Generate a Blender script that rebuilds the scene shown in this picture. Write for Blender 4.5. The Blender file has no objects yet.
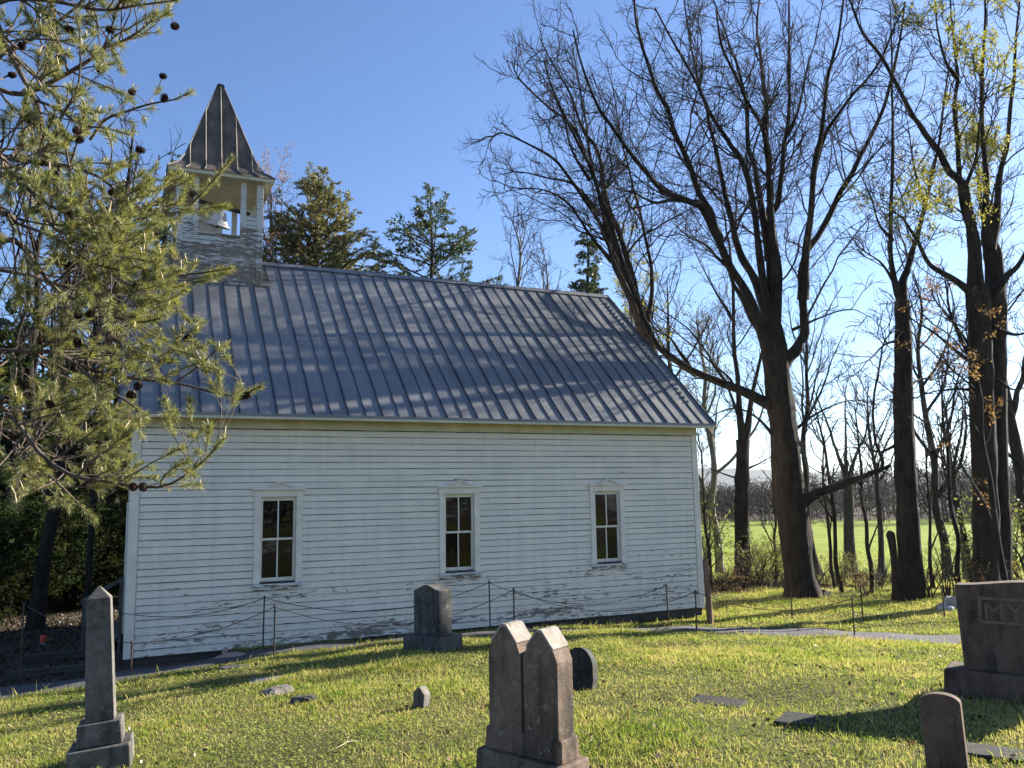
import bpy, math, random
import numpy as np
from mathutils import Matrix, Vector, Euler

rng = np.random.default_rng(11)
random.seed(5)
S = bpy.context.scene
COL = S.collection
R_ = math.radians

# ------------------------------------------------------------------ camera (solved from the photograph)
CAM = np.array([-0.111, -14.883, 2.348])
YAW, PITCH, ROLL, FPX = 0.434, 0.137, -0.021, 835.7
def cam_rows():
    cy, sy, cp, sp = math.cos(YAW), math.sin(YAW), math.cos(PITCH), math.sin(PITCH)
    f = np.array([sy*cp, cy*cp, sp]); r = np.array([cy, -sy, 0.0]); u = np.cross(r, f)
    cr, sr = math.cos(ROLL), math.sin(ROLL)
    return np.array([cr*r+sr*u, -sr*r+cr*u, f])
CM = cam_rows()
def ray(x, y): return CM.T @ np.array([(x-512)/FPX, (384-y)/FPX, 1.0])
def atd(x, y, D): return CAM + ray(x, y)*D             # world point of a sight line at a given depth
def atz(x, y, z):
    r = ray(x, y); return CAM + r*(z-CAM[2])/r[2]
def aty(x, y, Y):
    r = ray(x, y); return CAM + r*(Y-CAM[1])/r[1]
cam = bpy.data.objects.new('camera', bpy.data.cameras.new('camera'))
COL.objects.link(cam)
cam.matrix_world = Matrix(((CM[0][0], CM[1][0], -CM[2][0], CAM[0]), (CM[0][1], CM[1][1], -CM[2][1], CAM[1]),
                           (CM[0][2], CM[1][2], -CM[2][2], CAM[2]), (0, 0, 0, 1)))
cam.data.sensor_width = 36; cam.data.lens = FPX*36/1024; cam.data.clip_start = 0.05; cam.data.clip_end = 20000
S.camera = cam

# ------------------------------------------------------------------ light
SUN_EL, SUN_AZ = R_(22.0), R_(4.5)          # azimuth from +X towards +Y
w = bpy.data.worlds.new('World'); S.world = w; w.use_nodes = True
nt = w.node_tree; nt.nodes.clear()
sky = nt.nodes.new('ShaderNodeTexSky'); sky.sky_type = 'NISHITA'; sky.sun_disc = False
sky.sun_elevation = SUN_EL; sky.sun_rotation = math.pi/2 - SUN_AZ
sky.air_density = 1.0; sky.dust_density = 0.3; sky.ozone_density = 3.0; sky.altitude = 300
bg = nt.nodes.new('ShaderNodeBackground'); bg.inputs[1].default_value = 0.055
wo = nt.nodes.new('ShaderNodeOutputWorld')
tint = nt.nodes.new('ShaderNodeMix'); tint.data_type = 'RGBA'; tint.blend_type = 'MULTIPLY'; tint.inputs[0].default_value = 1.0; tint.inputs[7].default_value = (0.86, 0.93, 1.12, 1)
nt.links.new(sky.outputs[0], tint.inputs[6]); nt.links.new(tint.outputs[2], bg.inputs[0]); nt.links.new(bg.outputs[0], wo.inputs[0])
sl = bpy.data.lights.new('sun', 'SUN'); sl.energy = 5.0; sl.angle = R_(0.6); sl.color = (1.0, 0.93, 0.82)
so = bpy.data.objects.new('sun', sl); COL.objects.link(so)
sd = Vector((math.cos(SUN_EL)*math.cos(SUN_AZ), math.cos(SUN_EL)*math.sin(SUN_AZ), math.sin(SUN_EL)))
so.rotation_euler = sd.to_track_quat('Z', 'Y').to_euler(); so.location = (40, 5, 40)
S.view_settings.view_transform = 'Standard'; S.view_settings.look = 'None'
S.view_settings.gamma = 1.0; S.view_settings.exposure = 1.88
S.render.engine = 'CYCLES'
S.cycles.max_bounces = 6; S.cycles.diffuse_bounces = 3; S.cycles.glossy_bounces = 3
S.cycles.transparent_max_bounces = 12; S.cycles.caustics_reflective = False; S.cycles.caustics_refractive = False

# ------------------------------------------------------------------ objects
def tag(o, label=None, cat=None, group=None, kind=None):
    if label: o['label'] = label
    if cat: o['category'] = cat
    if group: o['group'] = group
    if kind: o['kind'] = kind
    return o
def empty(name, loc=(0, 0, 0), rz=0.0, label=None, cat=None, group=None):
    o = bpy.data.objects.new(name, None); COL.objects.link(o)
    o.location = tuple(float(c) for c in loc); o.rotation_euler = (0, 0, rz); o.empty_display_size = 0.2
    return tag(o, label, cat, group)
def copy_tree(o, parent=None):
    c = o.copy(); COL.objects.link(c); c.parent = parent
    for ch in list(o.children): copy_tree(ch, c)
    return c

class MB:
    """collects polygons and links them as one mesh object"""
    def __init__(s): s.v = []; s.n = 0; s.f = {}
    def add(s, verts, faces, mi=0):
        verts = np.asarray(verts, float).reshape(-1, 3); faces = np.asarray(faces, int)
        s.v.append(verts); s.f.setdefault(faces.shape[1], []).append((faces + s.n, mi)); s.n += len(verts)
    def poly(s, verts, mi=0): s.add(verts, [list(range(len(verts)))], mi)
    def box(s, lo, hi, mi=0, rot=None, org=None):
        x0, y0, z0 = lo; x1, y1, z1 = hi
        v = np.array([(x0,y0,z0),(x1,y0,z0),(x1,y1,z0),(x0,y1,z0),(x0,y0,z1),(x1,y0,z1),(x1,y1,z1),(x0,y1,z1)], float)
        if rot is not None: v = v @ np.array(rot).T
        if org is not None: v = v + np.array(org)
        s.add(v, [(0,3,2,1),(4,5,6,7),(0,1,5,4),(1,2,6,5),(2,3,7,6),(3,0,4,7)], mi)
    def prism(s, outline, y0, y1, mi=0):
        """outline in (x,z), extruded along y"""
        n = len(outline); o = np.array(outline, float)
        a = np.c_[o[:, 0], np.full(n, y0), o[:, 1]]; b = np.c_[o[:, 0], np.full(n, y1), o[:, 1]]
        s.add(np.r_[a, b], [[i, (i+1) % n, n+(i+1) % n, n+i] for i in range(n)], mi)
        s.add(a, [list(range(n))], mi); s.add(b, [list(range(n))[::-1]], mi)
    def lathe(s, prof, m=20, mi=0, c=(0, 0, 0)):
        a = np.linspace(0, 2*np.pi, m, endpoint=False); k = len(prof)
        v = np.array([[(r*np.cos(t)+c[0], r*np.sin(t)+c[1], z+c[2]) for t in a] for r, z in prof]).reshape(-1, 3)
        f = [[i*m+j, i*m+(j+1) % m, (i+1)*m+(j+1) % m, (i+1)*m+j] for i in range(k-1) for j in range(m)]
        s.add(v, f, mi)
    def tubes(s, P, Rr, m=5, mi=0, cap=False):
        """P [N,K,3] polylines, Rr [N,K] radii"""
        P = np.asarray(P, float); Rr = np.asarray(Rr, float); N, K, _ = P.shape
        T = np.gradient(P, axis=1); T /= np.linalg.norm(T, axis=2, keepdims=True)+1e-9
        ref = np.zeros_like(T); ref[..., 0] = 1.0
        alt = np.abs(T[:, :1, 0]) > 0.8
        ref[np.repeat(alt, K, 1)] = (0, 1, 0)
        U = np.cross(T, ref); U /= np.linalg.norm(U, axis=2, keepdims=True)+1e-9
        W = np.cross(T, U)
        a = np.linspace(0, 2*np.pi, m, endpoint=False)
        V = P[:, :, None] + Rr[:, :, None, None]*(np.cos(a)[None, None, :, None]*U[:, :, None]+np.sin(a)[None, None, :, None]*W[:, :, None])
        base = (np.arange(N)*K*m)[:, None, None] + (np.arange(K-1)*m)[None, :, None] + np.arange(m)[None, None, :]
        nxt = (np.arange(N)*K*m)[:, None, None] + (np.arange(K-1)*m)[None, :, None] + ((np.arange(m)+1) % m)[None, None, :]
        F = np.stack([base, nxt, nxt+m, base+m], -1).reshape(-1, 4)
        s.add(V.reshape(-1, 3), F, mi)
        if cap:
            for n in range(N): s.poly(V[n, -1], mi)
    def build(s, name, mats, parent=None, smooth=False, attr=None):
        me = bpy.data.meshes.new(name)
        v = np.concatenate(s.v) if s.v else np.zeros((0, 3))
        me.vertices.add(len(v)); me.vertices.foreach_set('co', v.astype(np.float32).ravel())
        ls, tot, mi, start = [], [], [], 0
        starts = []
        for k, L in s.f.items():
            for f, m in L:
                ls.append(f.ravel()); starts.append(start + np.arange(len(f))*k); start += f.size
                tot.append(np.full(len(f), k)); mi.append(np.full(len(f), m))
        if ls:
            ls = np.concatenate(ls); starts = np.concatenate(starts); mi = np.concatenate(mi)
            me.loops.add(len(ls)); me.loops.foreach_set('vertex_index', ls.astype(np.int32))
            me.polygons.add(len(starts)); me.polygons.foreach_set('loop_start', starts.astype(np.int32))
            me.polygons.foreach_set('material_index', mi.astype(np.int32))
            me.polygons.foreach_set('use_smooth', np.full(len(starts), smooth))
        if attr is not None:
            for an, av in attr.items():
                A = me.attributes.new(an, 'FLOAT', 'POINT'); A.data.foreach_set('value', np.asarray(av, np.float32))
        if not isinstance(mats, (list, tuple)): mats = [mats]
        for m in mats: me.materials.append(m)
        me.update(calc_edges=True); me.validate()
        o = bpy.data.objects.new(name, me); COL.objects.link(o)
        if parent is not None: o.parent = parent
        return o
def bevel(o, w, seg=2):
    b = o.modifiers.new('bevel', 'BEVEL'); b.width = w; b.segments = seg; b.limit_method = 'ANGLE'; b.angle_limit = R_(35)
    return o

# ------------------------------------------------------------------ materials
def newmat(name):
    m = bpy.data.materials.new(name); m.use_nodes = True; n = m.node_tree; n.nodes.clear()
    return m, n, n.nodes, n.links
def node(N, t, **k):
    x = N.new(t)
    for a, b in k.items(): setattr(x, a, b)
    return x
def coords(N, L, kind='Object', scale=(1, 1, 1)):
    if kind == 'World': src = node(N, 'ShaderNodeNewGeometry').outputs['Position']
    else: src = node(N, 'ShaderNodeTexCoord').outputs[kind]
    mp = node(N, 'ShaderNodeMapping'); mp.inputs['Scale'].default_value = scale
    L.new(src, mp.inputs[0]); return mp.outputs[0]
def noise(N, L, vec, sc, det=4, rough=0.55, dist=0.0):
    t = node(N, 'ShaderNodeTexNoise'); t.inputs['Scale'].default_value = sc; t.inputs['Detail'].default_value = det
    t.inputs['Roughness'].default_value = rough; t.inputs['Distortion'].default_value = dist
    L.new(vec, t.inputs['Vector']); return t.outputs[0]
def ramp(N, L, fac, stops, interp='LINEAR'):
    r = node(N, 'ShaderNodeValToRGB'); r.color_ramp.interpolation = interp
    e = r.color_ramp.elements
    while len(e) < len(stops): e.new(0.5)
    for i, (p, c) in enumerate(stops):
        e[i].position = p; e[i].color = (c, c, c, 1) if isinstance(c, (int, float)) else (*c, 1)
    L.new(fac, r.inputs[0]); return r.outputs[0]
def mixc(N, L, f, a, b, bt='MIX'):
    x = node(N, 'ShaderNodeMix', data_type='RGBA', blend_type=bt)
    for sock, val in ((x.inputs[0], f), (x.inputs[6], a), (x.inputs[7], b)):
        if isinstance(val, (int, float)): sock.default_value = val
        elif isinstance(val, tuple): sock.default_value = (*val, 1)
        else: L.new(val, sock)
    return x.outputs[2]
def mth(N, L, op, a, b=0.0, clamp=False):
    x = node(N, 'ShaderNodeMath', operation=op, use_clamp=clamp)
    for sock, val in ((x.inputs[0], a), (x.inputs[1], b)):
        if isinstance(val, (int, float)): sock.default_value = val
        else: L.new(val, sock)
    return x.outputs[0]
def bumpn(N, L, h, strength, dist=0.01):
    b = node(N, 'ShaderNodeBump'); b.inputs['Strength'].default_value = strength; b.inputs['Distance'].default_value = dist
    L.new(h, b.inputs['Height']); return b.outputs[0]
def principled(N, L, col, rough=0.7, normal=None, metal=0.0, spec=0.4):
    p = node(N, 'ShaderNodeBsdfPrincipled')
    if isinstance(col, tuple): p.inputs['Base Color'].default_value = (*col, 1)
    else: L.new(col, p.inputs['Base Color'])
    if isinstance(rough, (int, float)): p.inputs['Roughness'].default_value = rough
    else: L.new(rough, p.inputs['Roughness'])
    p.inputs['Metallic'].default_value = metal; p.inputs['Specular IOR Level'].default_value = spec
    if normal is not None: L.new(normal, p.inputs['Normal'])
    return p.outputs[0]
def out(N, L, sh):
    o = node(N, 'ShaderNodeOutputMaterial'); L.new(sh, o.inputs['Surface'])

def simple(name, stops, sc=4, rough=0.75, bump=0.3, bsc=30, stretch=(1, 1, 1), spec=0.3, det=5, kind='Object', dist=0.01, metal=0.0):
    m, nt, N, L = newmat(name); v = coords(N, L, kind, stretch)
    c = ramp(N, L, noise(N, L, v, sc, det, 0.6), stops)
    nm = bumpn(N, L, noise(N, L, v, bsc, 4, 0.6), bump, dist)
    out(N, L, principled(N, L, c, rough, nm, metal, spec)); return m
def leafmat(name, stops, transl=0.35, tcol=None, sc=1.2, rnd=0.5, gloss=0.04):
    """foliage: colour differs from leaf to leaf and in broad patches"""
    m, nt, N, L = newmat(name); v = coords(N, L, 'World')
    g = node(N, 'ShaderNodeNewGeometry')
    f = mth(N, L, 'ADD', mth(N, L, 'MULTIPLY', g.outputs['Random Per Island'], rnd), mth(N, L, 'MULTIPLY', noise(N, L, v, sc, 3), 1-rnd))
    c = ramp(N, L, f, stops)
    d = node(N, 'ShaderNodeBsdfDiffuse'); L.new(c, d.inputs[0])
    t = node(N, 'ShaderNodeBsdfTranslucent')
    tc = mixc(N, L, 1.0, c, tcol or (1.3, 1.25, 0.7), 'MULTIPLY'); L.new(tc, t.inputs[0])
    mx = node(N, 'ShaderNodeMixShader'); mx.inputs[0].default_value = transl
    L.new(d.outputs[0], mx.inputs[1]); L.new(t.outputs[0], mx.inputs[2])
    gl = node(N, 'ShaderNodeBsdfGlossy'); gl.inputs['Roughness'].default_value = 0.45
    m2 = node(N, 'ShaderNodeMixShader'); m2.inputs[0].default_value = gloss
    L.new(mx.outputs[0], m2.inputs[1]); L.new(gl.outputs[0], m2.inputs[2])
    out(N, L, m2.outputs[0]); return m

M = {}
def m_siding(name, z0, z1, base=(0.83, 0.755, 0.615), amount=0.5):
    """old white paint, worn to grey wood in flakes that get denser lower down"""
    m, nt, N, L = newmat(name); v = coords(N, L, 'World'); vs = coords(N, L, 'World', (0.55, 0.55, 4.0)); vf = coords(N, L, 'World', (2.2, 2.2, 12.0))
    tone = ramp(N, L, noise(N, L, vs, 1.3, 5, 0.65), [(0.25, tuple(c*0.86 for c in base)), (0.7, base)])
    sep = node(N, 'ShaderNodeSeparateXYZ'); L.new(v, sep.inputs[0])
    low = mth(N, L, 'DIVIDE', mth(N, L, 'SUBTRACT', z1, sep.outputs[2]), z1-z0, True)
    fl = noise(N, L, vf, 2.3, 7, 0.68, 0.5); big = noise(N, L, vs, 0.8, 3, 0.5)
    sc = mth(N, L, 'ADD', mth(N, L, 'MULTIPLY', fl, 0.62), mth(N, L, 'ADD', mth(N, L, 'MULTIPLY', big, 0.38), mth(N, L, 'MULTIPLY', low, 0.11*amount*2)))
    peel = ramp(N, L, sc, [(0.636, 0.0), (0.655, 1.0)])
    wood = ramp(N, L, noise(N, L, vf, 6, 5), [(0.3, (0.10, 0.085, 0.07)), (0.7, (0.30, 0.25, 0.20))])
    streak = ramp(N, L, noise(N, L, coords(N, L, 'World', (3, 3, 0.25)), 2.2, 4), [(0.42, 0.0), (0.75, 0.35)])
    c = mixc(N, L, streak, tone, (0.50, 0.49, 0.42)); c = mixc(N, L, peel, c, wood)
    nm = bumpn(N, L, mth(N, L, 'SUBTRACT', noise(N, L, vf, 14, 4), mth(N, L, 'MULTIPLY', peel, 1.2)), 0.35, 0.006)
    out(N, L, principled(N, L, c, 0.62, nm, 0, 0.35)); return m
M['siding'] = m_siding('siding_paint', 0.0, 1.7, amount=.5)
M['lap_shade'] = simple('lap_shade_line', [(0.3, (0.10, 0.095, 0.085)), (0.5, (0.22, 0.21, 0.19)), (0.72, (0.55, 0.54, 0.5))], 3.0, 0.8, 0.2, 30, (.8, .8, 6), kind='World')  # dark tone standing for the shade line under each board's lip
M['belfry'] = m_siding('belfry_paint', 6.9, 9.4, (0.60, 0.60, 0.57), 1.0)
M['trim'] = simple('trim_paint', [(0.3, (0.68, 0.62, 0.50)), (0.7, (0.82, 0.755, 0.62))], 5, 0.6, 0.15, 40)
M['sill'] = m_siding('sill_paint', 0.7, 1.4, (0.70, 0.70, 0.67), 0.9)
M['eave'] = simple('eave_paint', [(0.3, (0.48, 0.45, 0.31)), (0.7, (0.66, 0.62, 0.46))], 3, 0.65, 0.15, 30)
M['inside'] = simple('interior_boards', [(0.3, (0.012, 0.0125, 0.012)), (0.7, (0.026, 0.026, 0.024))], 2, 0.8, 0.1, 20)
def m_roof():
    m, nt, N, L = newmat('roof_metal'); v = coords(N, L, 'World')
    c = ramp(N, L, noise(N, L, v, 1.1, 6, 0.65), [(0.3, (0.145, 0.148, 0.15)), (0.72, (0.235, 0.235, 0.235))])
    vs = coords(N, L, 'World', (6, 0.5, 0.5))
    c = mixc(N, L, ramp(N, L, noise(N, L, vs, 2.0, 5), [(0.45, 0.0), (0.8, 0.6)]), c, (0.24, 0.235, 0.23))
    c = mixc(N, L, ramp(N, L, noise(N, L, coords(N, L, 'World', (5, 1.2, 1.2)), 2.6, 7, .7), [(0.66, 0.0), (0.74, 0.7)]), c, (0.16, 0.10, 0.065))
    r = ramp(N, L, noise(N, L, v, 3.0, 5), [(0.3, 0.36), (0.7, 0.55)])
    nm = bumpn(N, L, noise(N, L, v, 2.2, 3), 0.35, 0.02)
    out(N, L, principled(N, L, c, r, nm, 0.2, 0.5)); return m
M['roof'] = m_roof()
M['seam'] = simple('seam_metal', [(0.3, (0.03, 0.036, 0.05)), (0.7, (0.07, 0.078, 0.095))], 4, 0.5, 0.1, 30, kind='World', metal=0.2)
M['spire'] = simple('spire_metal', [(0.3, (0.05, 0.043, 0.036)), (0.5, (0.10, 0.085, 0.07)), (0.72, (0.22, 0.155, 0.11))], 2.5, 0.6, 0.3, 8, (2, 2, 0.6), 0.3)
def m_glass():
    m, nt, N, L = newmat('old_glass'); v = coords(N, L, 'World')
    nm = bumpn(N, L, noise(N, L, v, 4, 2), 0.16, 0.02)
    g = node(N, 'ShaderNodeBsdfGlossy'); g.inputs['Roughness'].default_value = 0.03; g.inputs[0].default_value = (0.9, 0.9, 0.9, 1); L.new(nm, g.inputs['Normal'])
    t = node(N, 'ShaderNodeBsdfTransparent'); t.inputs[0].default_value = (0.72, 0.76, 0.74, 1)
    f = node(N, 'ShaderNodeFresnel'); f.inputs[0].default_value = 1.45
    x = node(N, 'ShaderNodeMixShader'); L.new(f.outputs[0], x.inputs[0]); L.new(t.outputs[0], x.inputs[1]); L.new(g.outputs[0], x.inputs[2])
    out(N, L, x.outputs[0]); return m
M['glass'] = m_glass()
def m_stone(name, a, b, dark=(0.02, 0.02, 0.018), lich=(0.24, 0.22, 0.18), wear=0.55):
    m, nt, N, L = newmat(name); v = coords(N, L, 'Object')
    c = ramp(N, L, noise(N, L, v, 7, 7, 0.7), [(0.28, a), (0.72, b)])
    vs = coords(N, L, 'Object', (1, 1, 0.22))
    c = mixc(N, L, ramp(N, L, noise(N, L, vs, 6, 6, 0.65), [(wear-0.08, 0.0), (wear+0.12, 0.9)]), c, dark)
    c = mixc(N, L, ramp(N, L, noise(N, L, v, 16, 6, 0.75), [(0.565, 0.0), (0.66, 0.8)]), c, lich)
    sp = ramp(N, L, noise(N, L, v, 140, 3), [(0.35, 0.75), (0.7, 1.15)]); c = mixc(N, L, 1.0, c, sp, 'MULTIPLY')
    h = mth(N, L, 'ADD', noise(N, L, v, 60, 6, 0.7), mth(N, L, 'MULTIPLY', noise(N, L, v, 9, 4), 2.0))
    out(N, L, principled(N, L, c, 0.85, bumpn(N, L, h, 0.5, 0.008), 0, 0.25)); return m
M['marble'] = m_stone('weathered_marble', (0.06, 0.056, 0.05), (0.19, 0.178, 0.158))
M['capstone'] = m_stone('pale_capstone', (0.22, 0.185, 0.15), (0.42, 0.37, 0.31), (0.05, 0.04, 0.03), (0.5, 0.46, 0.4), 0.6)
M['brownstone'] = m_stone('lichen_stone', (0.10, 0.066, 0.045), (0.25, 0.18, 0.135), (0.03, 0.025, 0.02), (0.27, 0.24, 0.18), 0.55)
M['granite'] = m_stone('grey_granite', (0.05, 0.049, 0.045), (0.125, 0.12, 0.11))
M['darkstone'] = m_stone('dark_granite', (0.02, 0.02, 0.019), (0.055, 0.055, 0.05), (0.008, 0.008, 0.008), (0.09, 0.09, 0.075))
M['redstone'] = m_stone('red_brown_granite', (0.08, 0.05, 0.034), (0.165, 0.11, 0.078), (0.018, 0.018, 0.014), (0.15, 0.12, 0.10))
M['fieldstone'] = m_stone('field_stone', (0.12, 0.105, 0.09), (0.26, 0.24, 0.21))
M['pinkrock'] = m_stone('pink_rock', (0.34, 0.22, 0.17), (0.50, 0.37, 0.30), (0.15, 0.1, 0.08), (0.55, 0.5, 0.44), 0.7)
M['palerock'] = m_stone('pale_rock', (0.28, 0.28, 0.27), (0.45, 0.45, 0.43))
M['letter'] = simple('worn_letters', [(0.3, (0.12, 0.075, 0.058)), (0.7, (0.20, 0.14, 0.11))], 20, 0.8, 0.3, 60)
M['rust'] = simple('rusty_steel', [(0.3, (0.03, 0.022, 0.018)), (0.7, (0.085, 0.055, 0.04))], 12, 0.7, 0.3, 60)
M['cable'] = simple('cable_steel', [(0.3, (0.035, 0.028, 0.024)), (0.7, (0.08, 0.065, 0.055))], 30, 0.6, 0.2, 80)
M['postwood'] = simple('weathered_post', [(0.3, (0.12, 0.07, 0.045)), (0.7, (0.26, 0.16, 0.11))], 8, 0.85, 0.5, 30, (1, 1, 0.2))
M['timber'] = simple('dark_timber', [(0.3, (0.03, 0.027, 0.023)), (0.7, (0.075, 0.065, 0.055))], 6, 0.85, 0.5, 25, (0.3, 1, 1))
M['plank'] = simple('grey_plank', [(0.3, (0.05, 0.048, 0.043)), (0.7, (0.12, 0.115, 0.105))], 6, 0.8, 0.4, 25, (1, 0.3, 1))
M['bell'] = simple('silver_paint', [(0.3, (0.5, 0.5, 0.49)), (0.7, (0.72, 0.72, 0.7))], 6, 0.4, 0.1, 40, spec=0.5)
M['iron'] = simple('black_iron', [(0.3, (0.015, 0.015, 0.015)), (0.7, (0.04, 0.036, 0.033))], 10, 0.55, 0.2, 60)
M['redplastic'] = simple('red_reflector', [(0.3, (0.55, 0.05, 0.03)), (0.7, (0.7, 0.08, 0.05))], 10, 0.4, 0.05, 40)
M['whiteplastic'] = simple('white_band', [(0.3, (0.7, 0.7, 0.68)), (0.7, (0.8, 0.8, 0.78))], 10, 0.4, 0.05, 40)
def m_bark(name, a, b, sc=6, bump=1.0, lich=None):
    m, nt, N, L = newmat(name); v = coords(N, L, 'World', (1, 1, 0.22))
    f = noise(N, L, v, sc, 6, 0.7, 0.6)
    c = ramp(N, L, f, [(0.3, a), (0.7, b)])
    if lich: c = mixc(N, L, ramp(N, L, noise(N, L, coords(N, L, 'World'), 3.0, 5), [(0.5, 0.0), (0.72, 0.6)]), c, lich)
    out(N, L, principled(N, L, c, 0.9, bumpn(N, L, noise(N, L, v, sc*1.6, 6, 0.75, 0.8), bump, 0.09), 0, 0.15)); return m
M['oakbark'] = m_bark('oak_bark', (0.012, 0.010, 0.008), (0.055, 0.045, 0.037), 9, 1.0, (0.06, 0.055, 0.045))
M['twig'] = m_bark('twig_bark', (0.022, 0.018, 0.015), (0.06, 0.05, 0.042), 6, 0.3)
M['palebark'] = m_bark('pale_bark', (0.11, 0.095, 0.08), (0.24, 0.215, 0.185), 5, 0.6)
M['budtwig'] = m_bark('bud_twig', (0.24, 0.13, 0.075), (0.42, 0.26, 0.16), 5, 0.2)
M['pinebark'] = m_bark('pine_bark', (0.06, 0.045, 0.035), (0.27, 0.215, 0.17), 14, 0.8)
M['cone'] = m_bark('cone_scale', (0.025, 0.016, 0.012), (0.085, 0.052, 0.035), 40, 0.4)
M['candle'] = simple('pine_candle', [(0.3, (0.42, 0.33, 0.20)), (0.7, (0.60, 0.50, 0.34))], 20, 0.6, 0.2, 80)
M['needle'] = leafmat('pine_needle', [(0.2, (0.10, 0.13, 0.065)), (0.5, (0.20, 0.22, 0.09)), (0.72, (0.32, 0.305, 0.13)), (0.95, (0.48, 0.38, 0.17))], 0.38, sc=2.5, rnd=0.6, gloss=0.035)
M['cedar'] = leafmat('cedar_leaf', [(0.2, (0.07, 0.082, 0.03)), (0.5, (0.15, 0.155, 0.055)), (0.75, (0.29, 0.235, 0.10))], 0.28, sc=0.5)
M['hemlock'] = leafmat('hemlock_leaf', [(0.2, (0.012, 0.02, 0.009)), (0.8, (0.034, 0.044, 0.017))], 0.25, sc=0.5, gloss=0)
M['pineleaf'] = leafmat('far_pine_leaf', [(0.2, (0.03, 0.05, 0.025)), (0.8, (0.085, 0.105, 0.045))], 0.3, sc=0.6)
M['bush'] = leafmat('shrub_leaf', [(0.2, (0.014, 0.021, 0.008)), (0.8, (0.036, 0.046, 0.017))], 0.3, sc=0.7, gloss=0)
M['young'] = leafmat('young_leaf', [(0.2, (0.14, 0.16, 0.03)), (0.8, (0.33, 0.31, 0.07))], 0.5, sc=0.8)
M['dryleaf'] = leafmat('dry_leaf', [(0.2, (0.12, 0.07, 0.035)), (0.8, (0.36, 0.22, 0.12))], 0.4, sc=0.8)
M['litter'] = leafmat('wood_litter', [(0.2, (0.05, 0.03, 0.018)), (0.8, (0.16, 0.10, 0.06))], 0.2, sc=0.8)
M['scrub'] = leafmat('scrub_leaf', [(0.2, (0.075, 0.095, 0.025)), (0.8, (0.19, 0.20, 0.065))], 0.45, sc=0.5)
M['farwood'] = leafmat('far_wood_twigs', [(0.2, (0.014, 0.0125, 0.01)), (0.8, (0.045, 0.039, 0.03))], 0.15, sc=0.05, rnd=0.35, gloss=0)
# ------------------------------------------------------------------ terrain
CTRL = np.array([(-.1,-14.9,.72),(2.3,-9.8,.58),(-.3,-8.5,.42),(7.2,-9.4,.5),(4.6,-11,.62),(9,-13,.55),(4,-18,.8),(-4,-16,.7),(-4,-9,.3),(-5,-4,-.1),
 (3.9,-2.4,.15),(6,-2.6,.15),(1.5,-3,.14),(8,-3.2,.1),(6.5,-5.5,.28),(3,-6,.3),(-1,-4.5,.15),(9,-6,.17),(11,-8,.2),(13.5,-9,.1),(0.2,-2.2,.02),(-2,-3,-.04),
 (-.5,-1,-.15),(-2,-1.0,-.2),(1.5,-.7,-.04),(4,-.7,.0),(7,-.8,-.06),(9,-1.1,-.13),(11,-2.8,-.12),(12.5,-5,-.12),(14.5,-7.2,-.1),(11.2,.5,-.28),(5,3,-.28),(0,4,-.26),(-4,2,-.28),(2,.3,-.06),(-8,0,-.3),
 (15.8,2.1,-.3),(16.3,-.9,-.3),(19,-1,-.33),(13,1,-.28),(20,-6,-.3),(24,4,-.75),(5,12,-.5),(-5,12,-.35),(-15,8,-.3),(30,10,-1.4),(15,20,-1.0),(0,25,-.4),(-15,25,.2),
 (28,-8,-.7),(25,-20,-.2),(10,-28,.6),(-10,-28,.7),(-20,-8,.0),(38,30,-2.2),(10,40,-1.0),(-20,40,.5),(45,0,-2.0)], float)
def _k(d2): return d2*np.log(d2+1e-9)*0.5
def _fit():
    P = CTRL[:, :2]; n = len(P)
    D = ((P[:, None]-P[None])**2).sum(-1); A = np.zeros((n+3, n+3))
    A[:n, :n] = _k(D)+np.eye(n)*0.6; A[:n, n] = 1; A[:n, n+1:] = P; A[n:, :n] = A[:n, n:].T
    return np.linalg.solve(A, np.r_[CTRL[:, 2], 0, 0, 0])
_w = _fit()
def sstep(a, b, x):
    t = np.clip((x-a)/(b-a), 0, 1); return t*t*(3-2*t)
def hgt(x, y):
    x = np.asarray(x, float); y = np.asarray(y, float); sh = np.broadcast(x, y).shape
    x = np.broadcast_to(x, sh).ravel(); y = np.broadcast_to(y, sh).ravel(); o = np.zeros(len(x)); n = len(CTRL)
    for i in range(0, len(x), 20000):
        xs, ys = x[i:i+20000], y[i:i+20000]
        d2 = (xs[:, None]-CTRL[:, 0])**2+(ys[:, None]-CTRL[:, 1])**2
        o[i:i+20000] = _k(d2)@_w[:n]+_w[n]+_w[n+1]*xs+_w[n+2]*ys
    r = np.hypot(x-6, y+3); az = np.degrees(np.arctan2(x+.1, y+14.9))
    sec = sstep(2, 26, az)
    far = -4.2*sec+(1-sec)*(0.5+0.012*np.clip(r-40, 0, 120))
    far = far+0.35*np.sin(x*.021+1)*np.sin(y*.017)*sstep(40, 90, r)
    near = np.clip(o, -3.2, 1.5)+0.018*np.sin(x*2.1+y*.7)*np.sin(y*1.7-x*.4)+0.012*np.sin(x*4.3-y*3.1)
    wt = sstep(26, 78, r)
    return ((1-wt)*near+wt*far).reshape(sh)
def gz(x, y): return float(hgt(x, y))
def ghit(px, py):
    r = ray(px, py); ts = np.linspace(1.5, 60, 3000); P = CAM+r*ts[:, None]; k = np.argmax(P[:, 2] < hgt(P[:, 0], P[:, 1])); return P[k]

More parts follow.
